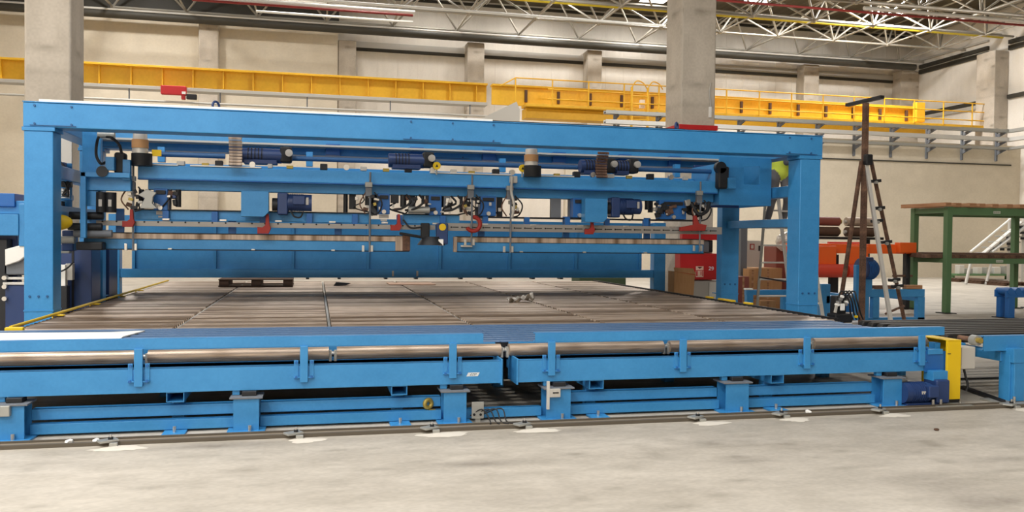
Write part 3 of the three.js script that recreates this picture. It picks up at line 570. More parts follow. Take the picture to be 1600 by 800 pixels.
// ---------------------------------------------------------------- roller table: six sections of steel rollers
const SX = [-3.01, -1.44, 0.155, 1.73, 3.31, 4.87, 6.42];
const BZ0 = -9.42, BZ1 = -19, BY = 0.618, BR = 0.052;
{
  const names = ['leftmost, along the yellow edge tube', 'second from the left', 'third from the left, with the bright shine', 'fourth from the left, under the tool head', 'fifth from the left, under the right guard box', 'rightmost, beside the right gantry leg'];
  for (let s = 0; s < 6; s++) {
    const x0 = SX[s] + 0.025, x1 = SX[s + 1] - 0.025, cx = (x0 + x1) / 2, L = x1 - x0;
    const g = thing('roller_table', 'brown steel roller table section, ' + names[s], 'roller table', [cx, 0, (BZ0 + BZ1) / 2], 'sections of the steel roller table');
    let k = 0;
    for (let z = BZ0; z > BZ1; z -= 0.136) { const q = rnd(), r = cylX(g, 'roller', k === 0 || q < 0.4 ? M.steel : q < 0.7 ? M.steelWorn : M.steelDark, cx, BY, z, k === 0 ? BR + 0.004 : BR, L, 16); r.rotation.x = rr(0, 6.2); k++; }
    for (const x of [x0 - 0.018, x1 + 0.018]) {
      span(g, 'bearing_rail', M.galv, x - 0.006, x + 0.006, 0.48, 0.65, BZ1 - 0.05, BZ0 + 0.05, 0);
      span(g, 'front_cap', M.chrome, x - 0.006, x + 0.006, 0.6, 0.655, BZ0 - 0.02, BZ0 + 0.06, 0.003);
    }
    span(g, 'drip_tray', M.darkMetal, x0, x1, 0.44, 0.46, BZ1, BZ0 - 0.05, 0);
    for (const z of [BZ0 - 0.4, BZ1 + 0.4]) span(g, 'cross_beam', M.blue, x0, x1, 0.3, 0.44, z - 0.08, z + 0.08, 0.006);
    for (const z of [BZ0 - 0.4, BZ1 + 0.4]) for (const x of [x0 + 0.1, x1 - 0.1]) span(g, 'leg', M.blue, x - 0.06, x + 0.06, 0, 0.3, z - 0.06, z + 0.06, 0.006);
  }
  // yellow edge tube left and yellow stop blocks right
  const y = thing('edge_tube', 'yellow guard tube along the left edge of the roller table', 'guard tube', [-3.08, 0.6, -12.6]);
  bar(y, 'tube', M.signalYellow, [-2.985, 0.7, -9.36], [-2.985, 0.7, -18.6], 0.018, 10);
  box(y, 'end_block', M.signalYellow, -2.94, 0.655, -9.33, 0.17, 0.1, 0.06, 0.01);
  for (const z of [-10.9, -12.6, -14.2, -15.6]) box(y, 'clip', M.signalYellow, -2.95, 0.682, z, 0.1, 0.016, 0.08, 0.004);
  for (const z of [-10.9, -12.6, -14.2, -15.6]) box(y, 'bracket', M.signalYellow, -3.022, 0.63, z, 0.014, 0.15, 0.06, 0.004);
  const e = thing('edge_strip', 'dark edge strip with yellow stops along the right edge of the roller table', 'edge strip', [6.46, 0.6, -12.6]);
  span(e, 'strip', M.dark, 6.44, 6.47, 0.5, 0.69, BZ1, BZ0 + 0.02, 0.004);
  for (const z of [-11.7, -12.4, -13.0]) box(e, 'stop', M.signalYellow, 6.47, 0.7, z, 0.06, 0.03, z === -12.4 ? 0.5 : 0.2, 0.005);
  // crumpled foil on the rollers
  const p = new THREE.PlaneGeometry(0.4, 0.22, 14, 8); { const a = p.attributes.position; for (let i = 0; i < a.count; i++) { const x = a.getX(i), yy = a.getY(i); a.setZ(i, 0.03 + Math.max(0, x + 0.05) * 0.45 * (0.6 + 0.4 * Math.sin(x * 34 + yy * 17)) + 0.025 * Math.sin(x * 47 - yy * 31) + 0.02 * Math.cos(yy * 60)); } p.rotateX(-Math.PI / 2); p.computeVertexNormals(); }
  const back = p.clone(); back.index.array.reverse(); back.translate(0, -0.004, 0); back.computeVertexNormals();
  meta(put(scene, 'crumpled_film', mergeGeometries([p, back]), M.foil, 3.094, 0.672, -12.616), 'crumpled pale film lying on the steel rollers', 'plastic film');
}
// ---------------------------------------------------------------- front belt conveyor in two halves
const FZ = -7.4;
function label(parent, x, y, z) {
  const mat = wipe(null, (c, w, h) => { c.fillStyle = '#d9dfe2'; c.fillRect(0, 0, w, h); c.fillStyle = '#5c6468'; c.font = 'italic bold 40px sans-serif'; c.textAlign = 'center'; c.textBaseline = 'middle'; c.fillText('EZD', w / 2, h / 2); }, 128, 48);
  const g = new THREE.PlaneGeometry(0.105, 0.034); const a = g.attributes.position; for (let i = 0; i < a.count; i++) a.setX(i, a.getX(i) + a.getY(i) * 0.5);
  return put(parent, 'maker_label', g, mat, x, y, z);
}
function frontConveyor(lbl, x0, x1, rail0, rail1, secs, brs, posts, tubes, feet, lowerRails, lab) {
  const g = thing('belt_conveyor', lbl, 'conveyor', [(x0 + x1) / 2, 0, -8.3]);
  // side beam facing the camera
  const yT = 0.541, yB = 0.343;
  put(g, 'side_beam', channelX(x1 - x0, yT - yB, 0.1, 0.012), M.blue, (x0 + x1) / 2, (yT + yB) / 2, FZ);
  for (const x of [x0 + 0.008, x1 - 0.008]) span(g, 'end_plate', M.blue, x - 0.008, x + 0.008, yB - 0.02, yT + 0.02, FZ - 0.34, FZ + 0.012, 0.003);
  // inner beam that carries the shafts
  span(g, 'inner_beam', M.blue, x0, x1, 0.42, 0.56, FZ - 0.42, FZ - 0.36, 0.004);
  // guide rail on brackets
  const rail = put(g, 'guide_rail', channelX(rail1 - rail0, 0.083, 0.07, 0.008), M.blue, (rail0 + rail1) / 2, 0.749, FZ + 0.005);
  for (const x of brs) {
    const b = span(g, 'bracket', M.blue, x - 0.033, x + 0.033, 0.4, 0.712, FZ + 0.001, FZ + 0.032, 0.004);
    span(b, 'clamp_lug', M.blue, x - 0.085, x + 0.085, 0.435, 0.448, FZ + 0.001, FZ + 0.025, 0.002);
    for (const s of [-0.065, 0.065]) { span(b, 'clamp_plate', M.blue, x + s - 0.018, x + s + 0.018, 0.43, 0.59, FZ, FZ + 0.008, 0.002); put(b, 'bolt', cg(0.012, 0.016, 6), M.blueDeep, x + s, 0.445, FZ + 0.026, Math.PI / 2, 0, 0); put(b, 'bolt', cg(0.012, 0.016, 6), M.blueDeep, x + s, 0.57, FZ + 0.014, Math.PI / 2, 0, 0); }
  }
  // front steel roller and belts, section by section
  for (const [a, b] of secs) {
    const r = cylX(g, 'roller', M.steel, (a + b) / 2, 0.614, -7.62, 0.057, b - a - 0.07, 24);
    for (const x of [a + 0.022, b - 0.022]) { cylX(r, 'journal', M.chrome, x, 0.614, -7.62, 0.02, 0.05, 12); span(r, 'bearing_stand', M.galv, x - 0.012, x + 0.012, 0.543, 0.64, -7.65, -7.6, 0.003); }
  }
  for (let k = 0; k < 9; k++) { const a = x0 < 0 ? x0 : 1.722, b = x0 < 0 ? 1.718 : x1; const z = -7.82 - k * 0.178, bt = box(g, 'belt', M.belt, (a + b) / 2, 0.669, z, b - a, 0.014, 0.095, 0.004); box(bt, 'carrier_rail', M.dark, (a + b) / 2, 0.596, z, b - a, 0.13, 0.08, 0); }
  span(g, 'front_edge_beam', M.blue, x0, x1, 0.6, 0.672, -7.74, -7.72, 0.004);
  span(g, 'belt_bed', M.dark, x0, x1, 0.5, 0.53, -9.3, -7.76, 0);
  // columns and their plates
  for (const [a, b] of posts) {
    const p = put(g, 'post', hPost(b - a, 0.275), M.blue, (a + b) / 2, 0.1475, -7.42);
    span(p, 'top_plate', M.grey, a - 0.03, b + 0.03, 0.285, 0.3, -7.54, -7.3, 0.003);
    span(p, 'base_plate', M.blue, a - 0.05, b + 0.05, 0, 0.018, -7.58, -7.25, 0.003);
    box(p, 'levelling_pad', M.darkMetal, (a + b) / 2 + 0.02, 0.32, -7.42, 0.12, 0.04, 0.12, 0.006);
    box(p, 'clip_plate', M.blue, (a + b) / 2 - 0.09, 0.325, -7.44, 0.06, 0.05, 0.05, 0.004);
    put(p, 'anchor_nut', cg(0.015, 0.05, 6), M.chrome, (a + b) / 2 + 0.03, 0.04, -7.3);
  }
  for (const x of tubes) { // open square tubes running back under the belts
    const w = 0.07, hh = 0.042, t = 0.007, s = new THREE.Shape([[-w, -hh], [w, -hh], [w, hh], [-w, hh]].map(q => new THREE.Vector2(...q)));
    s.holes.push(new THREE.Path([[-w + t, -hh + t], [-w + t, hh - t], [w - t, hh - t], [w - t, -hh + t]].map(q => new THREE.Vector2(...q))));
    put(g, 'cross_tube', uvm(new THREE.ExtrudeGeometry(s, { depth: 1.7, bevelEnabled: false })), M.blue, x, 0.3, FZ - 1.7 - 0.01);
    span(g, 'tube_leg', M.blue, x - 0.05, x + 0.05, 0.02, 0.258, -7.68, -7.58, 0.004);
  }
  for (const x of feet) { const f = span(g, 'foot_plate', M.blue, x - 0.09, x + 0.09, 0, 0.018, -7.46, -7.28, 0.003); put(f, 'anchor_nut', cg(0.014, 0.05, 6), M.chrome, x, 0.04, -7.37); }
  for (const [a, b] of lowerRails) { span(g, 'upper_tie', M.blue, a, b, 0.128, 0.218, -7.6, -7.5, 0.005); span(g, 'lower_tie', M.blue, a, b, 0.02, 0.105, -7.53, -7.45, 0.005); }
  for (const x of [x0 + 0.2, (x0 + x1) / 2, x1 - 0.2]) { span(g, 'rear_leg', M.blue, x - 0.06, x + 0.06, 0, 0.5, -9.2, -9.08, 0.005); span(g, 'cross_beam', M.blue, x - 0.05, x + 0.05, 0.4, 0.5, -9.1, -7.8, 0.005); }
  label(g, lab[0], lab[1], FZ + 0.002);
  return g;
}
const beltCache = new Map();
function beltGeo(L) {                                  // flat belt loop around two end pulleys
  const k = L.toFixed(3); if (beltCache.has(k)) return beltCache.get(k);
  const r = 0.039, s = new THREE.Shape(); s.absarc(L / 2 - r, 0, r, -Math.PI / 2, Math.PI / 2); s.absarc(-L / 2 + r, 0, r, Math.PI / 2, Math.PI * 1.5);
  const g = uvm(new THREE.ExtrudeGeometry(s, { depth: 0.05, bevelEnabled: true, bevelThickness: 0.02, bevelSize: 0.012, bevelSegments: 2, curveSegments: 4 })); g.translate(0, 0, -0.025);
  beltCache.set(k, g); return g;
}
function hPost(w, h) {                                 // H-section post
  const a = new THREE.BoxGeometry(w, h, 0.014), b = a.clone(), c = new THREE.BoxGeometry(0.014, h, 0.17); a.translate(0, 0, 0.09); b.translate(0, 0, -0.09); return uvm(mergeGeometries([a, b, c]));
}
frontConveyor('left half of the light blue belt conveyor across the foreground', -4.6, 1.655, -4.6, 1.475, [[-4.55, -3.0], [-3.0, -1.411], [-1.411, 0.155], [0.155, 1.715]],
  [-1.409, -0.091, 1.197, -2.75, -4.1], [[-2.45, -2.24], [-0.661, -0.455], [1.111, 1.313], [-4.4, -4.2]], [-1.13, 0.727, -3.0], [-1.129, 0.733, -3.0], [[-4.4, -2.45], [-2.24, -0.66], [-0.455, 1.11]], [1.384, 0.427]);
const rightHalf = frontConveyor('right half of the light blue belt conveyor ending at the yellow guard', 1.785, 6.27, 1.957, 6.32, [[1.725, 3.334], [3.334, 4.91], [4.91, 6.3]],
  [2.111, 3.41, 4.729, 6.043], [[2.052, 2.28], [3.835, 4.072], [5.56, 5.77]], [2.557, 4.427], [2.563, 4.393], [[2.296, 3.83], [4.07, 5.56]], [6.157, 0.419]);
// tie bars on the floor between the halves and the parts lying in the gap
{
  const g = thing('gap_tie', 'short blue tie beam on the floor in the gap between conveyor halves', 'tie beam', [1.7, 0, -7.5]);
  span(g, 'beam', M.blue, 1.33, 2.04, 0.02, 0.105, -7.53, -7.45, 0.005);
  const t = thing('perforated_plate', 'small grey perforated steel plate standing in the gap below the conveyor', 'steel plate', [1.419, 0, -7.36]);
  slab(t, 'plate', M.galv, [1.424, 0.11, 0.111, 0.15], -7.36, 0.012, 0.002);
  for (const [x, y] of [[1.391, 0.072], [1.45, 0.07]]) put(t, 'hole_rim', cg(0.012, 0.006, 10), M.dark, x, y, -7.358, Math.PI / 2, 0, 0);
  span(t, 'stand', M.galv, 1.405, 1.452, 0, 0.1, -7.42, -7.375, 0.002);
  for (let k = 0; k < 4; k++) { const a = -0.3 + k * 0.28; hose(t, 'wire', M.dark, [[1.36 + k * 0.03, 0.06, -7.38], [1.46 + k * 0.06, 0.12, -7.34], [1.52 + k * 0.05, 0.02, -7.25], [1.6 + a * 0.3, 0.012, -7.22]], 0.006); }
  const s = thing('sensor_bracket', 'grey sensor bracket hanging by the first right-half post', 'sensor', [2.069, 0.2, -7.28]);
  slab(s, 'blade', M.alu, [2.054, 0.239, 0.024, 0.255], -7.27, 0.03, 0.002); slab(s, 'head', M.lightGrey, [2.114, 0.258, 0.108, 0.075], -7.27, 0.05, 0.004); slab(s, 'mark', M.dark, [2.122, 0.262, 0.054, 0.011], -7.266, 0.006, 0);
  // tape roll on the tie beam
  const r = thing('tape_roll', 'small roll of yellowish tape on the lower tie beside the post', 'tape roll', [0.992, 0.107, -7.48]);
  put(r, 'roll', new THREE.TorusGeometry(0.035, 0.02, 8, 18), M.brass, 0.992, 0.161, -7.475, 0, 0.4, 0); put(r, 'loose_end', bg(0.06, 0.004, 0.03, 0.001), M.brass, 1.027, 0.109, -7.47);
  // end stops of the gap: small grey machine on the leftmost post
  slab(thing('limit_switch', 'grey limit switch box on the leftmost conveyor post', 'switch', [-2.37, 0.12, -7.27]), 'housing', M.galv, [-2.381, 0.251, 0.1, 0.085], -7.28, 0.08, 0.006);
}
// white film sheet lying on the belts at the far left
{
  const s = new THREE.Shape([[-4.4, 7.95], [-1.66, 7.95], [-1.74, 8.3], [-1.76, 8.5], [-1.66, 9.0], [-1.95, 8.9], [-3.0, 8.94], [-4.4, 8.9]].map(q => new THREE.Vector2(...q)));
  const g = new THREE.ExtrudeGeometry(s, { depth: 0.012, bevelEnabled: false }); g.rotateX(-Math.PI / 2);
  meta(put(scene, 'white_sheet', uvm(g), M.white, 0, 0.678, 0), 'white sheet lying on the belts at the far left', 'sheet');
}
// ---------------------------------------------------------------- drive end on the right
{
  const m = thing('gear_motor', 'dark blue gear motor at the right end of the front conveyor', 'motor', [5.988, 0.03, -7.4]);
  const y = 0.14;
  cylX(m, 'motor_body', M.navy, 5.93, y, -7.33, 0.1, 0.26, 20); cylX(m, 'fan_cover', M.navy, 5.8, y, -7.33, 0.105, 0.06, 20); cylX(m, 'flange', M.navy, 6.08, y, -7.33, 0.085, 0.05, 20);
  for (let k = 0; k < 8; k++) cylX(m, 'cooling_fin', M.navy, 5.85 + k * 0.024, y, -7.33, 0.107, 0.008, 20);
  box(m, 'terminal_box', M.navy, 6.05, y + 0.02, -7.24, 0.12, 0.12, 0.09, 0.012);
  box(m, 'gearbox', M.navy, 6.2, y + 0.01, -7.35, 0.16, 0.24, 0.2, 0.02); box(m, 'rating_plate', M.lightGrey, 5.95, y + 0.01, -7.229, 0.05, 0.03, 0.008, 0.002);
  box(m, 'foot', M.navy, 6.0, 0.02, -7.35, 0.42, 0.04, 0.16, 0.004);
  for (const x of [6.08, 6.17]) put(m, 'foot_bolt', cg(0.016, 0.05, 6), M.chrome, x, 0.05, -7.25);
  slab(m, 'support_bracket', M.blue, [6.204, 0.302, 0.175, 0.098], -7.3, 0.14, 0.004);
  box(m, 'mount_rod', M.blue, 6.2, 0.28, -7.37, 0.05, 0.1, 0.05, 0.004);
  const w = rightHalf;
  slab(w, 'end_web', M.blueDeep, [6.241, 0.437, 0.316, 0.212], -7.385, 0.012, 0.003); slab(w, 'bracket', M.blue, [6.198, 0.54, 0.176, 0.053], -7.37, 0.05, 0.003);
  span(w, 'rear_post', M.blue, 6.27, 6.33, 0.02, 0.62, -7.56, -7.46, 0.004);
  const yg = thing('chain_guard', 'tall bright yellow chain guard at the right end of the front conveyor', 'guard', [6.4, 0.03, -7.4]);
  slab(yg, 'front_plate', M.signalYellow, [6.398, 0.35, 0.162, 0.601], -7.34, 0.03, 0.003);
  span(yg, 'side_plate', M.signalYellow, 6.479 - 0.01, 6.479, 0.045, 0.655, -7.9, -7.37, 0.002);
  span(yg, 'top_plate', M.signalYellow, 6.317, 6.479, 0.652, 0.662, -7.95, -7.34, 0.002);
  span(yg, 'foot', M.darkMetal, 6.332, 6.494, 0.0, 0.05, -7.5, -7.36, 0.003);
  put(yg, 'latch', bg(0.03, 0.006, 0.01, 0.001), M.darkMetal, 6.334, 0.521, -7.336);
  const fp = thing('floor_plate', 'pale bolted floor plate under the yellow guard', 'base plate', [6.35, 0, -7.28]); span(fp, 'plate', M.galv, 6.1, 6.52, 0, 0.012, -7.36, -7.2, 0.002); put(fp, 'bolt', cg(0.014, 0.03, 6), M.chrome, 6.42, 0.026, -7.27);
  const jb = thing('junction_box', 'light grey junction box right of the yellow guard', 'junction box', [6.614, 0.3, -7.4]);
  slab(jb, 'housing', M.lightGrey, [6.618, 0.462, 0.181, 0.234], -7.4, 0.14, 0.008); slab(jb, 'lid', M.lightGrey, [6.61, 0.461, 0.165, 0.217], -7.385, 0.015, 0.004);
  hose(jb, 'cable', M.dark, [[6.615, 0.337, -7.45], [6.632, 0.251, -7.44], [6.64, 0.174, -7.42], [6.618, 0.114, -7.42]], 0.012);
}
// ---------------------------------------------------------------- onward belt conveyor at the right edge
{
  const g = thing('onward_conveyor', 'blue conveyor with black belts continuing past the right edge', 'conveyor', [8, 0, -8.2]);
  const z = -7.35, x0 = 6.761;
  put(g, 'side_beam', channelX(4.4, 0.692 - 0.537, 0.1, 0.012), M.blue, x0 + 2.2, 0.615, z);
  const p = span(g, 'leg', M.blue, 7.064, 7.192, 0.02, 0.56, -7.42, -7.26, 0.006); span(g, 'leg_side', M.blue, 7.04, 7.064, 0.02, 0.5, -7.44, -7.3, 0.004);
  span(g, 'leg_collar', M.blue, 7.042, 7.202, 0.42, 0.57, -7.44, -7.25, 0.004);
  span(g, 'base_plate', M.galv, 6.866, 7.182 + 0.1, 0, 0.02, -7.5, -7.15, 0.003);
  for (const x of [7.03, 7.22]) put(g, 'anchor_nut', cg(0.014, 0.06, 6), M.chrome, x, 0.05, -7.22);
  for (let k = 0; k < 9; k++) { const zz = -7.75 - k * 0.178; put(g, 'belt', beltGeo(3.9), M.beltBlack, 6.62 + 1.95, 0.63, zz); cylZ(g, 'end_pulley', M.dark, 6.66, 0.63, zz, 0.03, 0.12, 10); }
  cylZ(g, 'shaft_bearing', M.galv, 6.719, 0.644, -7.42, 0.055, 0.08, 18); cylZ(g, 'bearing_hub', M.brass, 6.714, 0.649, -7.36, 0.028, 0.05, 14); cylZ(g, 'shaft', M.rust, 6.772, 0.637, -8.3, 0.03, 1.7, 12);
  span(g, 'shaft_beam', M.blue, 6.5, 6.72, 0.5, 0.6, -9.2, -7.55, 0.004);
  box(g, 'bearing_bolt', M.brass, 6.801, 0.647, -7.4, 0.05, 0.07, 0.03, 0.008);
  for (const [x, zz] of [[7.1, -9.1], [10.2, -7.4], [10.2, -9.1]]) span(g, 'leg', M.blue, x - 0.07, x + 0.07, 0, 0.55, zz - 0.07, zz + 0.07, 0.005);
  span(g, 'cross_beam', M.blue, 7.02, 7.14, 0.42, 0.52, -9.1, -7.4, 0.005);
  span(g, 'rear_beam', M.blue, x0, x0 + 4, 0.5, 0.66, -9.32, -9.26, 0.005);
}
{
  const g = thing('floor_duct', 'dark cable duct lying on the floor behind the yellow guard', 'cable duct', [7.049, 0, -7.709]);
  beam(g, 'duct', M.darkMetal, [7.166, 0.02, -8.094], [6.938, 0.02, -7.261], 0.05, 0.035);
  bar(g, 'cable', M.dark, [7.62, 0.012, -8.641], [8.914, 0.012, -8.622], 0.011);
}
// ---------------------------------------------------------------- floor channel, anchors and drilling dust
{
  const g = thing('floor_channel', 'dirty steel angle rails along the floor before the front conveyor', 'floor rail', [1, 0, -7.1]);
  span(g, 'front_rail', M.railDark, -5, 8, 0, 0.03, -7.09, -7.06, 0.003); span(g, 'cover_strip', M.railSteel, -5, 8, 0, 0.006, -7.24, -7.1, 0);
  span(g, 'rear_rail', M.railDark, -5, 8, 0, 0.022, -7.26, -7.24, 0.002);
  const an = [[170, 695, 'left of the second small foot'], [460, 686, 'in front of the second tie bay'], [675, 671, 'near the third post'], [818, 665, 'in front of the gap'], [1090, 654, 'left of the fifth post'], [1217, 648, 'beside the small foot right of the fifth post'], [1378, 644, 'in front of the gear motor'], [1580, 636, 'under the onward conveyor leg']];
  const xs = [[-1.549, 0, -7.044], [-0.148, 0, -6.996], [0.971, 0, -7.091], [1.781, 0, -7.092], [3.415, 0, -7.087], [4.267, 0, -7.104], [5.327, 0, -7.033], [6.842, 0, -7.078]];
  xs.forEach(([x, , z], i) => {
    const a = thing('rail_anchor', 'steel anchor clamp on the floor rail, ' + an[i][2], 'anchor', [x, 0, z + 0.02], 'anchors along the floor rail');
    const zz = -7.06;
    box(a, 'clamp_bar', M.galv, x - 0.02, 0.04, zz, 0.14, 0.018, 0.09, 0.004, 0, 0.5); cylY(a, 'nut', M.darkMetal, x, 0.058, zz, 0.02, 0.018, 6); cylY(a, 'stud', M.chrome, x, 0.075, zz, 0.009, 0.03, 8); box(a, 'toe', M.galv, x + 0.03, 0.016, zz + 0.04, 0.06, 0.03, 0.03, 0.004);
  });
  // low heaps of pale drilling dust in front of the anchors
  const dl = ['left end of the view, left of the second foot', 'in front of the second tie bay', 'below the third post', 'below the gap', 'below the fifth post', 'below the small right foot', 'below the gear motor', 'below the onward conveyor leg'];
  xs.forEach(([x, , z], i) => {
    const n = 26, pos = [0, 0.012, 0], idx = []; const nor = []; const w = rr(0.13, 0.2);
    for (let k = 0; k < n; k++) { const a = k / n * 6.283, r = 1 + 0.35 * Math.sin(a * 3 + i * 2) * rnd() + 0.2 * rnd(); pos.push(Math.cos(a) * w * r, 0.0015, Math.sin(a) * 0.075 * r); }
    for (let k = 0; k < n; k++) idx.push(0, 1 + (k + 1) % n, 1 + k);
    const d = new THREE.BufferGeometry(); d.setAttribute('position', new THREE.Float32BufferAttribute(pos, 3)); d.setIndex(idx); d.computeVertexNormals(); uvm(d);
    meta(put(scene, 'drilling_dust', d, M.dust, x + 0.08, 0, -6.95), 'pale patch of drilling dust on the floor ' + dl[i], 'dust');
  });
  // small litter on the rail
  for (const [x, z, l] of [[-1.875, -7.17, 'left'], [-1.678, -7.16, 'middle'], [4.619, -7.17, 'right']]) {
    const b = put(scene, 'litter_scrap', new THREE.DodecahedronGeometry(0.028, 0), M.white, x, 0.02, z); b.scale.set(1.6, 0.7, 1); b.rotation.y = x; meta(b, 'small white scrap on the floor rail, the ' + l + ' one', 'litter');
  }
  const k = put(scene, 'pebble', new THREE.DodecahedronGeometry(0.02, 0), M.woodDark, 5.339, 0.012, -6.318); k.scale.set(1.3, 0.6, 1); meta(k, 'small brown chip lying on the open floor at lower right', 'litter');
}

// ---------------------------------------------------------------- red hose cabinet on the big column
{
  const g = thing('hose_cabinet', 'red fire hose cabinet with white pictogram and number 29 on the big column', 'hose cabinet', [7.6, 0.86, -15.8]);
  const r = [7.598, 1.125, 0.862, 0.536];
  slab(g, 'body', M.red, r, -15.72, 0.26, 0.006);
  const [cx, cy, w, h] = r;
  slab(g, 'door', M.red, [cx, cy, w - 0.02, h - 0.02], -15.7, 0.018, 0.004);
  for (const k of [-0.6, 0.0, 0.55]) box(g, 'hinge', M.lightGrey, cx + w / 2 + 0.004, cy + k * h / 2, -15.7, 0.02, 0.05, 0.03, 0.003);
  const pic = wipe(null, (c, W, H) => { c.fillStyle = '#f0c9b6'; c.fillRect(0, 0, W, H); c.fillStyle = '#5a1612'; c.beginPath(); c.moveTo(W * 0.2, H * 0.06); c.lineTo(W * 0.85, H * 0.06); c.lineTo(W * 0.5, H * 0.24); c.fill(); c.fillStyle = '#c4222c'; c.fillRect(0, H * 0.36, W, H * 0.06); c.fillRect(W * 0.06, H * 0.44, W * 0.18, H * 0.48); c.fillRect(W * 0.62, H * 0.46, W * 0.12, H * 0.34); c.fillRect(W * 0.84, H * 0.42, W * 0.1, H * 0.5); }, 96, 140);
  put(g, 'pictogram', new THREE.PlaneGeometry(7.667 - 7.498, 1.135 - 0.914), pic, 7.584, 1.025, -15.697);
  const num = wipe(null, (c, W, H) => { c.fillStyle = '#c01a1f'; c.fillRect(0, 0, W, H); c.fillStyle = '#e6e6f2'; c.font = 'bold 62px sans-serif'; c.textAlign = 'center'; c.textBaseline = 'middle'; c.fillText('29', W / 2, H / 2); }, 80, 64);
  put(g, 'number_sign', new THREE.PlaneGeometry(0.14, 0.11), num, 7.837, 1.091, -15.697);
  const s = thing('alarm_sign', 'red sign bar with grey plate above the fire hose cabinet', 'sign', [7.6, 1.6, -15.97]);
  slab(s, 'bar', M.red, [7.654, 1.739, 0.781, 0.144], -15.85, 0.12, 0.005); slab(s, 'plate', M.grey, [7.687, 1.53, 0.399, 0.223], -15.9, 0.08, 0.005); slab(s, 'pipe', M.darkMetal, [7.922, 1.538, 0.072, 0.237], -15.88, 0.1, 0.01);
  // stands it rests on and boxes around the column foot
  const b = thing('white_cabinet', 'low white cabinet standing under the red fire hose cabinet', 'cabinet', [7.7, 0, -15.6]);
  span(b, 'body', M.lightGrey, 7.25, 8.15, 0.02, 0.84, -15.95, -15.55, 0.01); span(b, 'door', M.white, 7.72, 8.13, 0.05, 0.82, -15.55, -15.53, 0.004); span(b, 'door', M.lightGrey, 7.27, 7.7, 0.05, 0.82, -15.55, -15.53, 0.004); span(b, 'plinth', M.darkMetal, 7.28, 8.12, 0, 0.02, -15.93, -15.58, 0);
  const c = thing('cardboard_sheet', 'cardboard box leaning left of the red fire hose cabinet', 'cardboard box', [6.94, 0, -15.5]);
  const W = 7.152 - 6.716;
  put(c, 'panel', prism([[0, 0], [W * 0.85, 0], [W, 0.98], [0, 1.05]], 0.3), M.card, 6.831 - 0.02, 0, -15.5); put(c, 'flap', prism([[0, 0], [W, -0.07], [W * 0.92, 0.06], [0, 0.08]], 0.01), M.card, 6.831 - 0.02, 1.05, -15.2, -0.5);
}
// ---------------------------------------------------------------- tall rusty lifting stand
{
  const g = thing('rusty_stand', 'tall rusty steel A-frame stand with T-shaped top at right', 'stand', [10.157, 0, -14]);
  const px = 10.116;
  span(g, 'post', M.rust, px - 0.045, px + 0.045, 0.02, 4.29, -14.045, -13.955, 0.006);
  beam(g, 'top_bar', M.darkMetal, [px - 0.02, 4.314 + 0.02, -14.55], [px + 0.02, 4.314 + 0.02, -13.55], 0.09, 0.06);
  const toFloor = (a, b) => { const t = a[1] / (a[1] - b[1]); return [a[0] + (b[0] - a[0]) * t, 0.01, a[2] + (b[2] - a[2]) * t]; };
  const legs = [[[10.048, 3.19, -14], [9.551, 0.256, -13.9], M.rust, 0.06, 'leg'], [[10.115, 3.215, -13.98], [10.438, 0.215, -13.6], M.alu, 0.065, 'leg'], [[10.292, 3.202, -14.05], [11.373, 0.102, -14.4], M.rust, 0.06, 'leg']];
  legs.forEach(([a, b, m, w, n]) => { const f = toFloor(a, b); const l = beam(g, n, m, a, f, w, w); box(g, 'foot_plate', m, f[0], 0.012, f[2], 0.2, 0.02, 0.2, 0.003); });
  for (const [x, y, z] of [[10.384, 2.827, -14.05], [10.48, 2.317, -14.05], [10.406, 2.07, -14], [10.687, 1.67, -14.1], [10.966, 0.937, -14.2], [11.04, 0.813, -14.2]]) { const k = box(g, 'clamp', M.darkMetal, x, y, z, 0.22, 0.06, 0.1, 0.01, 0, 0, 0.1); cylZ(k, 'clamp_screw', M.galv, x - 0.03, y - 0.03, z + 0.07, 0.03, 0.06, 10); }
  beam(g, 'cross_tie', M.rust, [10.415, 0.326, -13.7], [11.312, 0.411, -14.35], 0.04, 0.04);
  box(g, 'base_plate', M.rust, px, 0.01, -14, 0.4, 0.02, 0.4, 0.003);
  box(g, 'hoist_block', M.darkMetal, px + 0.02, 3.216, -13.93, 0.14, 0.2, 0.12, 0.02);
}
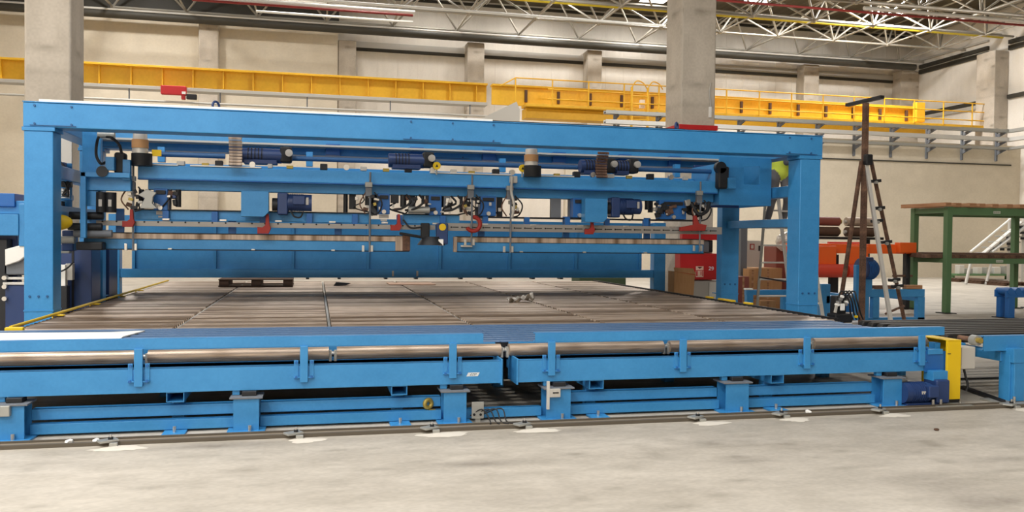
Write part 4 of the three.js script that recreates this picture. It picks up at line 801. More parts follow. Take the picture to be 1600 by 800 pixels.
// ---------------------------------------------------------------- black cable drum of valves beside the right leg
{
  const x = 6.696, g = thing('valve_cluster', 'black and white valve cluster at the right front corner of the roller table', 'valve block', [x, 0.2, -9.75]);
  span(g, 'stand', M.darkMetal, x - 0.06, x + 0.06, 0, 0.6, -9.8, -9.7, 0.005);
  box(g, 'base_block', M.dark, x + 0.02, 0.66, -9.75, 0.26, 0.12, 0.2, 0.02); box(g, 'label_plate', M.white, 6.673, 0.81, -9.63, 0.06, 0.09, 0.02, 0.004); box(g, 'label_plate', M.lightGrey, 6.589, 0.785, -9.65, 0.035, 0.1, 0.02, 0.004, 0, 0, -0.2);
  box(g, 'valve_body', M.dark, x, 0.82, -9.76, 0.16, 0.26, 0.14, 0.02);
  for (let k = 0; k < 8; k++) { const a = k % 2 ? 0.055 : -0.05, y = 0.84 + 0.035 * (k >> 1); cylZ(g, 'fitting', k % 3 ? M.chrome : M.white, x + a + 0.01 * k - 0.03, y, -9.66, 0.018, 0.07, 8); }
  for (let k = 0; k < 4; k++) hose(g, 'air_hose', M.dark, [[x - 0.06 + k * 0.03, 0.9, -9.68], [x - 0.02 + k * 0.06, 1.02, -9.66], [x + 0.06 + k * 0.04, 0.9, -9.62], [x + 0.12 + k * 0.05, 0.72, -9.66], [x + 0.2 + 0.05 * k, 0.64, -9.72]], 0.011);
  box(g, 'clip', M.signalYellow, x + 0.2, 0.68, -9.66, 0.04, 0.03, 0.04, 0.005);
}
// ---------------------------------------------------------------- blue roller frame with motor behind the stand
{
  const z = -15.3, g = thing('blue_roller_frame', 'blue steel roller frame on the floor behind the rusty stand', 'roller frame', [12.0, 0, z]);
  const P = [[11.875, 0.6, 1.391, 0.161], [11.888, 0.034, 1.392, 0.108], [11.399, 0.293, 0.153, 0.455], [12.491, 0.272, 0.173, 0.488], [10.566, 0.473, 0.688, 0.159], [10.209, 0.422, 0.208, 0.737]];
  ['top_beam', 'floor_beam', 'leg', 'leg', 'top_beam', 'leg'].forEach((n, i) => slab(g, n, M.blue, P[i], z, 0.12, 0.006));
  slab(g, 'motor_plate', M.blue, [11.035, 0.616, 0.318, 1.144], z + 0.05, 0.1, 0.006); slab(g, 'motor_cradle', M.blue, [11.19, 0.775, 0.182, 0.399], z + 0.02, 0.1, 0.006);
  slab(g, 'mid_beam', M.blue, [11.03, 0.247, 0.621, 0.192], -15.9, 0.1, 0.006);
    const zb = -17.2; for (const x of [10.9, 12.5]) { span(g, 'rear_leg', M.blue, x - 0.07, x + 0.07, 0, 0.56, zb - 0.07, zb + 0.07, 0.006); span(g, 'long_beam', M.blue, x - 0.06, x + 0.06, 0.42, 0.56, zb, z - 0.06, 0.006); }
  const m = thing('flange_motor', 'round dark blue electric motor on the blue roller frame', 'motor', [11.171, 0.85, -15.2]);
  const mx = 11.141, my = 1.103;
  cylX(m, 'body', M.navy, mx, my, -15.25, 0.2, 0.24, 22); cylX(m, 'fan_cover', M.navy, mx + 0.14, my, -15.25, 0.16, 0.06, 22); for (let k = 0; k < 6; k++) cylX(m, 'cooling_fin', M.blueDeep, mx - 0.08 + k * 0.035, my, -15.25, 0.212, 0.012, 22); box(m, 'terminal_box', M.navy, mx - 0.04, my + 0.2, -15.2, 0.18, 0.1, 0.16, 0.02); cylX(m, 'flange', M.navy, mx - 0.15, my, -15.25, 0.23, 0.05, 22);
  const w = thing('wood_packer', 'short brown wooden packing block on the right corner of the blue roller frame', 'wood block', [12.301, 0.62, -15.36]); slab(w, 'block', M.wood, [12.308, 0.727, 0.391, 0.081], -15.29, 0.14, 0.006);
  const v = thing('steel_plate', 'rusty plate on the blue roller frame between the stand legs', 'plate', [11.527, 0.62, -15.36]); slab(v, 'plate', M.rust, [11.588, 0.725, 0.491, 0.074], -15.29, 0.12, 0.006);
}
// ---------------------------------------------------------------- orange machine and the stacked rolls
{
  const z = -18, g = thing('orange_machine', 'bright orange machine arm behind the right gantry leg', 'machine', [12.5, 0, z]);
  slab(g, 'long_arm', M.orange, [12.75, 1.502, 3.393, 0.233], z, 0.3, 0.01); slab(g, 'arm_end', M.orange, [14.167, 1.54, 0.472, 0.252], -17.85, 0.2, 0.01);
  slab(g, 'body_plate', M.orange, [11.627, 1.286, 1.138, 0.554], z + 0.12, 0.1, 0.01); slab(g, 'body_plate', M.orange, [12.812, 1.292, 0.531, 0.561], z + 0.12, 0.1, 0.01);
  slab(g, 'rear_plate', M.orangeRed, [12.724, 1.601, 0.876, 0.126], -18.3, 0.1, 0.01);
  for (const [a, b] of [[10.875, 12.346], [12.416, 12.995]]) cylX(g, 'orange_roll', M.orangeRed, (a + b) / 2, 0.971, -17.8, 0.16, b - a, 20);
  slab(g, 'support', M.darkMetal, [12.279, 0.716, 0.21, 1.273], z - 0.05, 0.12, 0.006); slab(g, 'support', M.darkMetal, [14.338, 0.722, 0.11, 1.382], z - 0.05, 0.1, 0.006);
  for (const x of [11.319, 12.289, 14.35]) span(g, 'leg', M.darkMetal, x - 0.06, x + 0.06, 0, 1.45, z - 0.2, z - 0.08, 0.006);
  bar(g, 'chain', M.darkMetal, [13.957, 1.4, -17.7], [14.044, 0.793, -17.7], 0.02); bar(g, 'floor_bar', M.rust, [13.939, 0.837, -18.1], [14.489, 0.837, -18.1], 0.03);
  const r = thing('roll_rack', 'dark steel rack holding the stacked brown rolls', 'rack', [13.5, 0, -20]);
  for (const u of [0, 1]) { const x = u ? 14.519 : 12.923; span(r, 'upright', M.darkMetal, x - 0.08, x + 0.08, 0, 1.765 + 0.02, -20.1, -19.9, 0.01); }
  span(r, 'shelf', M.darkMetal, 12.352, 14.797, 1.73, 1.799, -20.4, -19.6, 0.01);
  const roll = (label, u0, u1, y, rad, m) => { const o = cylX(scene, 'paper_roll', m, (u0 + u1) / 2, y, -20, rad, u1 - u0, 22); meta(o, label, 'roll'); cylX(o, 'core_end', M.lightGrey, (u0 + u1) / 2, y, -20, rad * 0.35, u1 - u0 + 0.12, 12); cylX(o, 'collar', M.brass, u1 + 0.04, y, -20, rad * 0.55, 0.06, 14); };
  const yl = 1.936, yu = 2.211;
  roll('lower dark brown roll, left of the rusty stand', 12.349, 13.653, yl, 0.13, M.woodDark); roll('upper reddish roll, left of the rusty stand', 12.343, 13.686, yu, 0.12, M.brownPaint);
  roll('lower dark roll seen between the legs of the rusty stand', 13.926, 14.753, yl, 0.13, M.woodDark); roll('upper grey-brown roll seen between the legs of the rusty stand', 13.92, 14.747, yu, 0.12, M.steelDull);
}
// ---------------------------------------------------------------- green storage rack
{
  const zf = -17, zr = -18.2, g = thing('green_rack', 'green steel storage rack at the right edge', 'storage rack', [16, 0, -17.6]);
  const xl = 14.56, xe = xl + 3.6, yt = 2.523, xr = 14.612;
  const post = (x, z, y = yt) => { const p = span(g, 'post', M.green, x - 0.07, x + 0.07, 0.02, y, z - 0.07, z + 0.07, 0.008); span(p, 'base_plate', M.darkMetal, x - 0.16, x + 0.16, 0, 0.02, z - 0.16, z + 0.16, 0.003); };
  post(xl, zf); post(xr, zr); post(xe, zf); post(17.622, zr); post(xe, zr);
  const y1 = yt, y0 = 2.33, s1 = 1.303, s0 = 1.18;
  for (const z of [zf, zr]) { const a = z === zf ? xl : xr; span(g, 'top_beam', M.green, a, xe, y0, y1 - 0.01, z - 0.05, z + 0.05, 0.006); span(g, 'shelf_beam', M.green, a, xe, s0, s1, z - 0.05, z + 0.05, 0.006); }
  for (const [x, x2] of [[xl, xr], [xe, xe]]) { beam(g, 'side_beam', M.green, [x, y1 - 0.08, zf], [x2, y1 - 0.08, zr], 0.1, 0.12); beam(g, 'side_beam', M.green, [x, s1 - 0.06, zf], [x2, s1 - 0.06, zr], 0.1, 0.1); }
  const tag = wipe(null, (c, w, h) => { c.fillStyle = '#cfd2c4'; c.fillRect(0, 0, w, h); c.fillStyle = '#8a8f80'; for (let k = 0; k < 7; k++) c.fillRect(6 + k * 17, 8, 11, h - 16); }, 128, 40);
  put(g, 'shelf_tag', new THREE.PlaneGeometry(0.2, 0.06), tag, 15.878, 2.41, zf + 0.053); put(g, 'shelf_tag', new THREE.PlaneGeometry(0.2, 0.06), tag, 15.985, (s0 + s1) / 2, zf + 0.053);
  const n = ['first', 'second', 'third', 'fourth', 'fifth', 'sixth', 'seventh', 'eighth', 'ninth', 'tenth'];
  for (let k = 0; k < 10; k++) { const x = xl - 0.18 + k * 0.36; const b = box(scene, 'wood_batten', M.wood, x, y1 + 0.046, -17.6 + rr(-0.05, 0.05), 0.15 + 0.05 * rnd(), 0.09, 1.5, 0.006, 0, rr(-0.06, 0.06)); meta(b, 'rough wooden batten on top of the green rack, ' + n[k] + ' from the left', 'wooden batten', 'battens on the green rack'); }
  for (let k = 0; k < 6; k++) { const z = -17.1 - k * 0.165; const b = span(scene, 'brown_plank', k % 2 ? M.woodDark : M.rust, xl - 0.5 + k * 0.06, xe + 0.2, s1 + 0.003, s1 + 0.09 + 0.02 * (k % 3), z - 0.155, z, 0.006); meta(b, 'long dark brown plank on the green rack shelf, ' + n[k] + ' from the front', 'plank', 'planks on the green rack shelf'); }
  const wb = thing('white_bar', 'short pale bar lying on the left end of the green rack shelf', 'bar', [14.356, s1, -17.5]); span(wb, 'bar', M.alu, 14.276, 14.638, s1 + 0.001, s1 + 0.05, -18.12, -18.08, 0.006);
}
// ---------------------------------------------------------------- blue roller bench at the right edge
{
  const z = -15.6, g = thing('roller_bench', 'small deep blue roller bench standing at the right edge', 'roller bench', [15.3, 0, z]);
  const x0 = 14.919, x1 = x0 + 1.8, y1 = 0.668, y0 = 0.469;
  for (const zz of [z, z - 0.3]) span(g, 'side_rail', M.blueDeep, x0, x1, y0, y1 - 0.04, zz - 0.05, zz, 0.005);
  for (let k = 0; k < 9; k++) cylZ(g, 'roller', M.blueDeep, x0 + 0.1 + k * 0.2, y1 - 0.06, z - 0.17, 0.075, 0.36, 14);
  for (const x of [15.068, x1 - 0.2]) for (const zz of [z, z - 0.24]) { const l = span(g, 'leg', M.blueDeep, x - 0.08, x + 0.08, 0.015, y0, zz - 0.12, zz, 0.006); span(l, 'foot', M.darkMetal, x - 0.14, x + 0.14, 0, 0.015, zz - 0.18, zz + 0.06, 0.003); }
}
// ---------------------------------------------------------------- steel stairs and stacks far behind the rack
{
  const z = -29, g = thing('steel_stairs', 'pale steel stairs with handrail seen through the green rack', 'stairs', [24, 0, z]);
  const A = [25.929, 1.315, -29], B = [28.186, 2.942, -29], C = [26.916, 1.322, -29], D = [28.893, 2.61, -29];
  const n = 10, dy = 0.17;
  bar(g, 'handrail', M.white, A, B, 0.05, 8); beam(g, 'stringer', M.alu, [A[0] + 0.3, A[1] - 0.35, z - 0.1], [B[0] + 0.3, B[1] - 0.35, z - 0.1], 0.06, 0.2); beam(g, 'stringer', M.alu, C, D, 0.06, 0.22);
  for (let k = 0; k < 7; k++) { const t = k / 7; const p = box(g, 'tread', M.galv, A[0] + 0.95 + (B[0] - A[0]) * t, A[1] - 0.15 + (B[1] - A[1]) * t - 0.12, z - 0.3, 1.15, 0.06, 0.5, 0.01); for (let j = 0; j < 3; j++) box(p, 'grating_hole', M.dark, A[0] + 0.6 + 0.35 * j + (B[0] - A[0]) * t, A[1] - 0.15 + (B[1] - A[1]) * t - 0.19, z - 0.06, 0.2, 0.1, 0.03, 0); }
  for (const q of [A, C]) bar(g, 'foot_post', M.alu, [q[0] + 0.15, q[1] - 0.3, z - 0.1], [q[0] - 0.1, 0.01, z - 0.1], 0.06, 8);
  for (const x of [A[0] + 2.2, A[0] + 2.9]) bar(g, 'support_post', M.alu, [x, 0, z - 0.35], [x, A[1] + 1.5, z - 0.35], 0.06, 8);
  const pl = (label, x, zz, y, m) => { const p = thing('pallet', label, 'pallet', [x, y, zz]); for (let k = 0; k < 5; k++) box(p, 'deck_board', m, x, y + 0.13, zz - 0.4 + k * 0.2, 1.3, 0.03, 0.14, 0.004); for (const q of [-0.55, 0, 0.55]) box(p, 'block_runner', m, x + q, y + 0.057, zz, 0.12, 0.113, 0.9, 0.004); return p; };
  pl('low dark pallet on the far floor under the green rack, left one', 27.566, -31.197, 0, M.woodDark); pl('low dark pallet on the far floor under the green rack, middle one', 27.314, -29.664, 0, M.woodDark); pl('low dark pallet on the far floor under the green rack, right one', 27.083, -28.255, 0, M.woodDark);
  const tb = thing('workbench', 'dark green workbench with pale parts far behind the green rack', 'workbench', [30.368, 0, -33]);
  const x0 = 28.627, x1 = 31.865, ty = 0.262; span(tb, 'top', M.green, x0, x1, ty - 0.08, ty, -33.6, -32.8, 0.01); for (const x of [x0 + 0.1, x1 - 0.1]) span(tb, 'leg', M.green, x - 0.06, x + 0.06, 0, ty - 0.08, -33.3, -33.1, 0.01);
  for (let k = 0; k < 6; k++) { const x = x0 + 0.4 + k * (x1 - x0 - 0.8) / 5, h = rr(0.2, 0.45); const o = box(scene, 'bench_part', k % 2 ? M.galv : M.alu, x, ty + h / 2, -33.1, rr(0.2, 0.45), h, 0.3, 0.02); meta(o, 'pale metal part on the far green workbench, ' + ['first', 'second', 'third', 'fourth', 'fifth', 'sixth'][k] + ' from the left', 'metal part', 'parts on the far workbench'); }
}
// ---------------------------------------------------------------- things between the right gantry legs, far side
{
  const g = thing('electric_cabinet', 'pale grey electric cabinet with a red mark behind the stepladder', 'cabinet', [11.201, 0, -20]);
  slab(g, 'body', M.lightGrey, [11.209, 0.881, 0.444, 1.581], -20, 0.5, 0.01); slab(g, 'door', M.lightGrey, [11.191, 1.285, 0.407, 0.705], -19.98, 0.02, 0.005); slab(g, 'mark', M.redDark, [11.128, 1.512, 0.129, 0.15], -19.965, 0.012, 0); slab(g, 'mark_field', M.lightGrey, [11.123, 1.512, 0.074, 0.1], -19.955, 0.008, 0); slab(g, 'handle', M.darkMetal, [11.335, 1.472, 0.037, 0.134], -19.95, 0.04, 0.004); slab(g, 'plinth', M.darkMetal, [11.226, 0.007, 0.444, 0.168], -20, 0.5, 0.005);
  const c = (label, r, z, d, m = M.card) => { const b = thing('cardboard_box', label, 'cardboard box', [r[0], Math.max(0, r[1] - r[3] / 2), z]); const y0 = 0; slab(b, 'carton', m, [r[0], (r[1] + r[3] / 2) / 2, r[2], r[1] + r[3] / 2], z, d, 0.006); slab(b, 'tape', M.wood, [r[0], (r[1] + r[3] / 2) / 2, 0.05, r[1] + r[3] / 2 - 0.02], z + 0.003, 0.006, 0); return b; };
  c('large cardboard box behind the stepladder', [10.809, 0.756, 0.763, 0.487], -18.6, 0.7); c('tall narrow cardboard box beside the rear gantry leg', [10.278, 0.753, 0.188, 0.466], -18.4, 0.3); c('reddish brown cardboard box right beside the rear gantry leg', [9.927, 0.518, 0.302, 0.583], -18.2, 0.5, M.brownPaint); c('low cardboard box under the blue bench frame', [10.355, 0.177, 0.399, 0.165], -17.8, 0.5);
  const b = thing('blue_bench_frame', 'light blue bench frame in front of the cardboard boxes', 'bench frame', [10.085, 0, -17.4]);
  slab(b, 'top_rail', M.blue, [10.104, 0.483, 1.072, 0.118], -17.4, 0.1, 0.006);
  for (const [r, n] of [[[9.657, 0.053, 0.161, 0.981], 'leg'], [[10.575, 0.045, 0.181, 0.992], 'leg']]) slab(b, n, M.blue, [r[0], (r[1] + r[3] / 2) / 2, r[2], r[1] + r[3] / 2], -17.38, 0.12, 0.006);
  slab(b, 'cap', M.white, [9.639, 0.561, 0.176, 0.037], -17.38, 0.12, 0.004);
  const t = thing('grey_pipe_stand', 'grey-blue square tube standing behind the rear gantry leg', 'tube', [10.249, 0, -18.8]); slab(t, 'tube', M.grey, [10.256, 1.036, 0.173, 2.017], -18.8, 0.14, 0.006); slab(t, 'cap', M.lightGrey, [10.185, 2.099, 0.276, 0.11], -18.78, 0.18, 0.006); slab(t, 'foot', M.darkMetal, [10.276, -0.004, 0.277, 0.063], -18.75, 0.3, 0.004);
  const f = thing('film_bundle', 'shiny film-wrapped bundle with reddish side behind the stepladder', 'wrapped goods', [11.407, 0, -18.8]);
  slab(f, 'carton', M.brownPaint, [11.497, 0.789, 0.607, 1.493], -18.9, 0.6, 0.02); { const q = new THREE.IcosahedronGeometry(0.3, 3), a = q.attributes.position; for (let i = 0; i < a.count; i++) { const s = 1 + 0.12 * Math.sin(a.getX(i) * 31 + a.getY(i) * 23) * Math.cos(a.getZ(i) * 27); a.setXYZ(i, a.getX(i) * s * 1.1, a.getY(i) * s * 0.8, a.getZ(i) * s * 0.5); } q.computeVertexNormals(); put(f, 'film', q, M.foil, 11.428, 1.649, -18.75); }
}
// ---------------------------------------------------------------- stepladder and the worker on it
const LZ = -13.3;
{
  const g = thing('stepladder', 'aluminium stepladder standing behind the right gantry legs', 'ladder', [8.032, 0, -13.3]);
  const lin = (a, b, y) => { const t = (y - a[1]) / (b[1] - a[1]); return [a[0] + (b[0] - a[0]) * t, y, a[2] + (b[2] - a[2]) * t]; };
  const a0 = [7.903, 3.157, -13.5], a1 = [8.079, 0.468, -13.1], top = 2.95, w = 0.5;
  const F1 = y => lin(a0, a1, y), F2 = y => { const p = F1(y); return [p[0] + w + (top - y) * 0.03, p[1], p[2] + 0.02]; };
  const r0 = [7.874, 3.109, -13.6], r1 = [8.15, 0.43, -14.4];
  const R1 = y => lin(r0, r1, y), R2 = y => { const p = R1(y); return [p[0] + w + (top - y) * 0.08, p[1], p[2] + 0.04]; };
  for (const f of [F1, F2]) beam(g, 'stile', M.alu, f(0.02), f(top), 0.06, 0.03); for (const f of [R1, R2]) beam(g, 'stile', M.galv, f(0.02), f(top - 0.1), 0.05, 0.025);
  for (let y = 0.3; y < top - 0.1; y += 0.27) beam(g, 'tread', M.alu, F1(y), F2(y), 0.03, 0.09);
  for (let y = 0.3; y < top - 0.3; y += 0.32) beam(g, 'rung', M.alu, R1(y), R2(y), 0.03, 0.03);
  beam(g, 'spreader', M.darkMetal, F1(0.95), R1(0.98), 0.02, 0.03); beam(g, 'spreader', M.darkMetal, F2(0.95), R2(0.98), 0.02, 0.03);
  for (const f of [F1, F2, R1, R2]) { const p = f(0.03); box(g, 'foot_cap', M.lightGrey, p[0], 0.025, p[2], 0.07, 0.05, 0.06, 0.01); }
  const p = F1(top), q = F2(top); box(g, 'top_step', M.alu, (p[0] + q[0]) / 2, top, p[2] - 0.06, w + 0.1, 0.04, 0.22, 0.01);
}
{
  // worker: one continuous surface grown over a posed skeleton
  const bx = 8.003, by = 2.884, bz = -13.45, fy = 1.893;
  const J = { pelvis: [0, 0, 0], waist: [0.02, 0.16, 0], chest: [0.14, 0.3, 0.14], neck: [0.22, 0.4, 0.27], head: [0.26, 0.45, 0.39], headTop: [0.27, 0.5, 0.46],
    hipL: [-0.1, -0.05, 0.02], kneeL: [-0.2, -0.46, 0.14], ankL: [-0.24, fy - by + 0.09, 0.02], toeL: [-0.34, fy - by + 0.04, 0.13], hipR: [0.1, -0.05, 0.0], kneeR: [0.1, -0.5, 0.12], ankR: [0.08, fy - by + 0.09, 0.0], toeR: [0.05, fy - by + 0.04, 0.17],
    shL: [-0.02, 0.36, 0.22], elL: [-0.08, 0.14, 0.36], wrL: [0.06, 0.12, 0.56], shR: [0.36, 0.35, 0.18], elR: [0.42, 0.12, 0.32], wrR: [0.3, 0.1, 0.54] };
  const skin = [0.45, 0.26, 0.17], vest = [0.62, 0.72, 0.08], trouser = [0.14, 0.135, 0.14], shoe = [0.02, 0.018, 0.016], hair = [0.03, 0.02, 0.015], sleeve = [0.07, 0.075, 0.09];
  const B = [['pelvis', 'waist', 0.155, 0.15, vest], ['waist', 'chest', 0.15, 0.175, vest], ['chest', 'neck', 0.17, 0.075, vest], ['neck', 'head', 0.06, 0.085, skin], ['head', 'headTop', 0.1, 0.095, hair], ['shL', 'shR', 0.08, 0.08, vest],
    ['hipL', 'kneeL', 0.1, 0.07, trouser], ['kneeL', 'ankL', 0.068, 0.05, trouser], ['ankL', 'toeL', 0.05, 0.042, shoe], ['hipR', 'kneeR', 0.1, 0.07, trouser], ['kneeR', 'ankR', 0.068, 0.05, trouser], ['ankR', 'toeR', 0.05, 0.042, shoe],
    ['shL', 'elL', 0.062, 0.05, sleeve], ['elL', 'wrL', 0.048, 0.035, sleeve], ['shR', 'elR', 0.062, 0.05, sleeve], ['elR', 'wrR', 0.048, 0.035, sleeve]];
  for (const s of ['L', 'R']) { const w = J['wr' + s], k = s === 'L' ? 1 : -1; J['pm' + s] = [w[0] + 0.03 * k, w[1] + 0.03, w[2] + 0.07]; B.push(['wr' + s, 'pm' + s, 0.034, 0.036, skin]); for (let f = 0; f < 4; f++) { J['f' + s + f] = [w[0] + (0.0 + f * 0.018) * k, w[1] + 0.07 - f * 0.006, w[2] + 0.13 - f * 0.004]; J['g' + s + f] = [w[0] + (0.02 + f * 0.018) * k, w[1] + 0.055 - f * 0.01, w[2] + 0.165 - f * 0.008]; B.push(['pm' + s, 'f' + s + f, 0.014, 0.011, skin], ['f' + s + f, 'g' + s + f, 0.011, 0.009, skin]); } J['t' + s] = [w[0] + 0.08 * k, w[1] + 0.05, w[2] + 0.08]; B.push(['pm' + s, 't' + s, 0.014, 0.011, skin]); }
  J.nose = [0.265, 0.4, 0.49]; J.nose0 = [0.265, 0.43, 0.47]; B.push(['nose0', 'nose', 0.014, 0.018, skin]); J.face = [0.26, 0.4, 0.42]; B.push(['head', 'face', 0.08, 0.06, skin]);
  const N = 128, S = 0.95, cy0 = -0.1, mc = new MarchingCubes(N, M.dark, false, false, 400000); mc.isolation = 0; mc.reset();
  const cap = B.map(([a, b, ra, rb]) => { const A = J[a], Q = J[b]; return [A[0], A[1], A[2], Q[0] - A[0], Q[1] - A[1], Q[2] - A[2], ra, rb]; });
  const dist = (x, y, z, c) => { const px = x - c[0], py = y - c[1], pz = z - c[2]; const l = c[3] * c[3] + c[4] * c[4] + c[5] * c[5]; let t = (px * c[3] + py * c[4] + pz * c[5]) / l; t = t < 0 ? 0 : t > 1 ? 1 : t; const dx = px - t * c[3], dy = py - t * c[4], dz = pz - t * c[5]; return Math.sqrt(dx * dx + dy * dy + dz * dz) - (c[6] + (c[7] - c[6]) * t); };
  for (let k = 0; k < N; k++) for (let j = 0; j < N; j++) for (let i = 0; i < N; i++) {
    const x = ((i - N / 2) / (N / 2)) * S, y = ((j - N / 2) / (N / 2)) * S + cy0 - 0.0, z = ((k - N / 2) / (N / 2)) * S; let d = 1e3;
    for (const c of cap) { const e = dist(x, y, z, c); if (e < d + 0.05) { const K = Math.min(c[6] * 0.6, 0.035), h = Math.max(K - Math.abs(d - e), 0) / K; d = Math.min(d, e) - h * h * K * 0.25; } }
    mc.field[i + j * N + k * N * N] = -d;
  }
  mc.update();
  const n = mc.count, pos = new Float32Array(n * 3), nor = new Float32Array(n * 3), col = new Float32Array(n * 3);
  for (let i = 0; i < n; i++) {
    const x = mc.positionArray[3 * i] * S, y = mc.positionArray[3 * i + 1] * S + cy0, z = mc.positionArray[3 * i + 2] * S; pos.set([x, y, z], 3 * i); nor.set([mc.normalArray[3 * i], mc.normalArray[3 * i + 1], mc.normalArray[3 * i + 2]], 3 * i);
    let b = 0, bd = 1e9; cap.forEach((c, q) => { const e = dist(x, y, z, c); if (e < bd) { bd = e; b = q; } }); let cc = B[b][4]; if (cc === hair && y < 0.43) cc = skin; col.set(cc, 3 * i);
  }
  const geo = new THREE.BufferGeometry(); geo.setAttribute('position', new THREE.BufferAttribute(pos, 3)); geo.setAttribute('normal', new THREE.BufferAttribute(nor, 3)); geo.setAttribute('color', new THREE.BufferAttribute(col, 3));
  const o = put(scene, 'person', geo, std({ vertexColors: true, roughness: 0.85 }), bx, by, bz); meta(o, 'person in yellow high-visibility vest and dark trousers standing on the stepladder', 'person');
}
// ---------------------------------------------------------------- equipment left of the left gantry leg
{
  const z = -12.6, g = thing('drive_unit', 'blue side drive unit with white cover left of the gantry', 'drive unit', [-4.2, 0, z]);
  slab(g, 'upper_box', M.blueDeep, [-4.226, 2.1, 0.455, 0.181], z - 0.1, 0.4, 0.01); slab(g, 'rear_beam', M.blue, [-4.184, 2.002, 0.609, 0.183], z - 0.15, 0.2, 0.01); slab(g, 'front_beam', M.blue, [-4.154, 1.76, 0.53, 0.29], -12.5, 0.25, 0.01); slab(g, 'bracket_post', M.blue, [-3.857, 1.76, 0.077, 0.576], -12.52, 0.2, 0.01);
  slab(g, 'cover', M.grey, [-3.971, 1.232, 0.273, 0.303], -12.6, 0.5, 0.02); put(g, 'white_hood', prism([[0, 0], [0.16, 0.06], [0.32, 0.2], [0.32, 0.26], [0.16, 0.25], [0, 0.2]], 0.4, 0.01), M.white, -4.059, 1.221, -12.95);
  for (const v of [0, 1]) slab(g, 'guide_bar', M.alu, v ? [-3.943, 0.972, 0.28, 0.034] : [-3.943, 1.041, 0.28, 0.034], -12.5, 0.06, 0.005);
  const nb = [-3.932, 0.714, 0.256, 0.465]; slab(g, 'base_cabinet', M.navy, [nb[0], (nb[1] + nb[3] / 2) / 2, nb[2], nb[1] + nb[3] / 2], -12.52, 0.6, 0.01);
  slab(g, 'machine_column', M.darkMetal, [-4.24, 0.766, 0.36, 1.594], -12.6, 0.5, 0.01); span(g, 'rear_column', M.navy, -4.3, -4.0, 0, 1.9, -13.0, -12.8, 0.01);
  for (const y of [0.62, 0.78, 0.9]) cylZ(g, 'fitting', M.chrome, -4.05, y + 0.15, -12.5, 0.03, 0.1, 10);
  const w = thing('white_panel_box', 'white control box with red edge behind the left gantry leg', 'control box', [-3.347, 0, -12.55]);
  slab(w, 'front', M.white, [-3.367, 1.081, 0.103, 0.287], -12.5, 0.12, 0.006); slab(w, 'red_edge', M.red, [-3.438, 1.054, 0.04, 0.235], -12.5, 0.12, 0.004); slab(w, 'side', M.lightGrey, [-3.284, 1.127, 0.088, 0.227], -12.55, 0.12, 0.006); span(w, 'stand', M.darkMetal, -3.445, -3.293, 0, 0.937, -12.64, -12.5, 0.01);
  hose(w, 'cable', M.dark, [[-3.444, 1.13, -12.45], [-3.357, 1.139, -12.45], [-3.27, 1.191, -12.45], [-3.219, 1.26, -12.5]], 0.012);
  const nv = thing('added_dark_block', 'added dark navy block over the rear gantry leg, left of the roller table', 'cabinet', [-3.2, 0, -13]);  // navy block added to darken the area around the rear left leg
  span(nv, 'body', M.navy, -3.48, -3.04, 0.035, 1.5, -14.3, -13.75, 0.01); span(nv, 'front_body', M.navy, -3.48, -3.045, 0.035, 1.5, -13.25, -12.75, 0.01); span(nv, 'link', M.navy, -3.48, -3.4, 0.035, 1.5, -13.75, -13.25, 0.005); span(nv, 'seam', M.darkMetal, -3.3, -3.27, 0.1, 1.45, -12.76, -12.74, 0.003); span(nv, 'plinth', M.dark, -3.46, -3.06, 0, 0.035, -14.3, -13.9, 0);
  // pneumatic clutter on the inner side of the left leg
  const c = thing('valve_station', 'pneumatic valve station clamped beside the left gantry leg', 'valve station', [-3.194, 1.6, -12]);
  slab(c, 'back_plate', M.blue, [-3.255, 2.265, 0.194, 0.636], -12.2, 0.04, 0.006);
  slab(c, 'pale_panel', M.lightGrey, [-3.473, 2.842, 0.214, 0.45], -13.0, 0.02, 0.003);
  for (let k = 0; k < 7; k++) { slab(c, 'valve', [M.navy, M.dark, M.galv, M.dark, M.chrome, M.blue, M.dark][k], [-3.263 + (k % 2 ? 0.07 : -0.02), 2.55 - k * 0.085, rr(0.08, 0.16), 0.07], -12.05, 0.12, 0.01); }
  for (let k = 0; k < 4; k++) cylX(c, 'fitting', M.chrome, -3.198, 2.12 + k * 0.03, -12.02, 0.012, 0.12, 8);
  for (let k = 0; k < 3; k++) hose(c, 'air_hose', M.dark, [[-3.259, 2.6 - k * 0.12, -12], [-3.168, 2.5 - k * 0.1, -11.94], [-3.137, 2.3 - k * 0.08, -11.95], [-3.213, 2.15, -12]], 0.014);
  cylX(c, 'air_cylinder', M.galv, -3.122, 1.569, -11.85, 0.05, 0.18, 12); box(c, 'bracket', M.galv, -3.182, 1.412, -11.85, 0.2, 0.03, 0.1, 0.005); box(c, 'block', M.navy, -3.114, 1.495, -11.9, 0.14, 0.14, 0.14, 0.015);
}
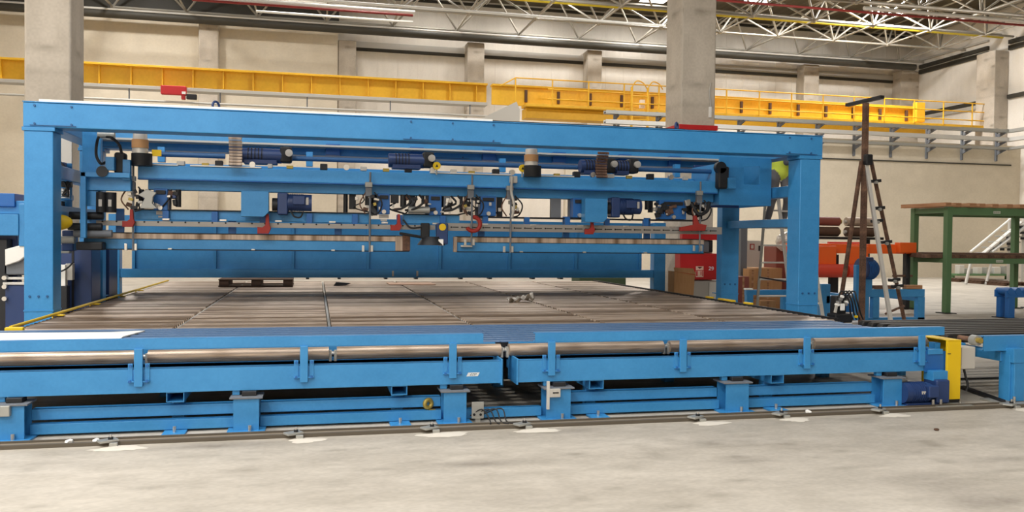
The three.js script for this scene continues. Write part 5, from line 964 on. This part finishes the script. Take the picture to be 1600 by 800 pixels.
// ---------------------------------------------------------------- far floor behind the roller table
{
  const x = -1.113, z = -16.848 - 0.4, w = -0.42 - -1.794, y = 0.671, p = thing('pallet', 'brown wooden pallet on the far end of the roller table', 'pallet', [x, y, z]);
  for (let k = 0; k < 5; k++) box(p, 'deck_board', M.woodDark, x, y + 0.135, z - 0.36 + k * 0.18, w, 0.022, 0.13, 0.003);
  for (const q of [-0.43, 0.0, 0.43]) box(p, 'block_runner', M.woodDark, x + q * w, y + 0.073, z, w * 0.13, 0.1, 0.8, 0.004);
  for (const q of [-0.4, 0.4]) box(p, 'bottom_board', M.woodDark, x, y + 0.0115, z + q, w, 0.022, 0.1, 0.003);
  const b = put(scene, 'hardboard_sheet', bg(2.404 - 1.45, 0.015, 0.7, 0.003), M.pinkBoard, 1.957, 0.679, -17.667); meta(b, 'pinkish board lying on the far end of the roller table', 'board');
  const bl = put(scene, 'black_offcut', prism([[0, 0], [0.24, 0.01], [0.34, 0.05], [0.05, 0.07]], 0.15), M.dark, 0.354, 0.672, -17.239); meta(bl, 'black offcut on the roller table right of the pallet', 'offcut');
  const n = ['first', 'second', 'third', 'fourth', 'fifth'];
  for (let k = 0; k < 5; k++) { const x = -1.2 + k * 3.0; const c = thing('barrier', 'white site barrier board at the far wall, ' + n[k] + ' from the left', 'barrier', [x, 0, -33.5], 'barrier boards at the far wall'); span(c, 'board', M.white, x - 1.1, x + 1.1, 0.25, 0.95, -33.55, -33.45, 0.02); for (const q of [-0.9, 0.9]) span(c, 'foot', M.darkMetal, x + q - 0.06, x + q + 0.06, 0, 0.3, -33.75, -33.25, 0.01); }
  const gb = thing('green_crate', 'dark green crate on the far floor near the right guard post', 'crate', [8.502, 0, -24]); const r = [8.437, 0.331, 1.485, 0.347]; slab(gb, 'box', M.greenDark, [r[0], (r[1] + r[3] / 2) / 2 + 0.02, r[2], r[1] + r[3] / 2 - 0.04], -24, 0.8, 0.02); slab(gb, 'skid', M.woodDark, [r[0], 0.02, r[2] * 0.9, 0.04], -24.05, 0.7, 0.005);
  const gl = thing('green_crate', 'light green box left of the guard frame post', 'crate', [-3.831, 0, -17]); const q = [-3.825, 0.678, 0.1, 0.551]; slab(gl, 'box', M.green, [q[0], (q[1] + q[3] / 2) / 2, q[2], q[1] + q[3] / 2], -17, 0.4, 0.01); slab(gl, 'lid', M.dark, [q[0], q[1] + q[3] / 2 + 0.04, q[2], 0.08], -17, 0.4, 0.01);
}
scene.traverse(o => { if (o.isLight) o.castShadow = true; });
renderer.render(scene, camera);
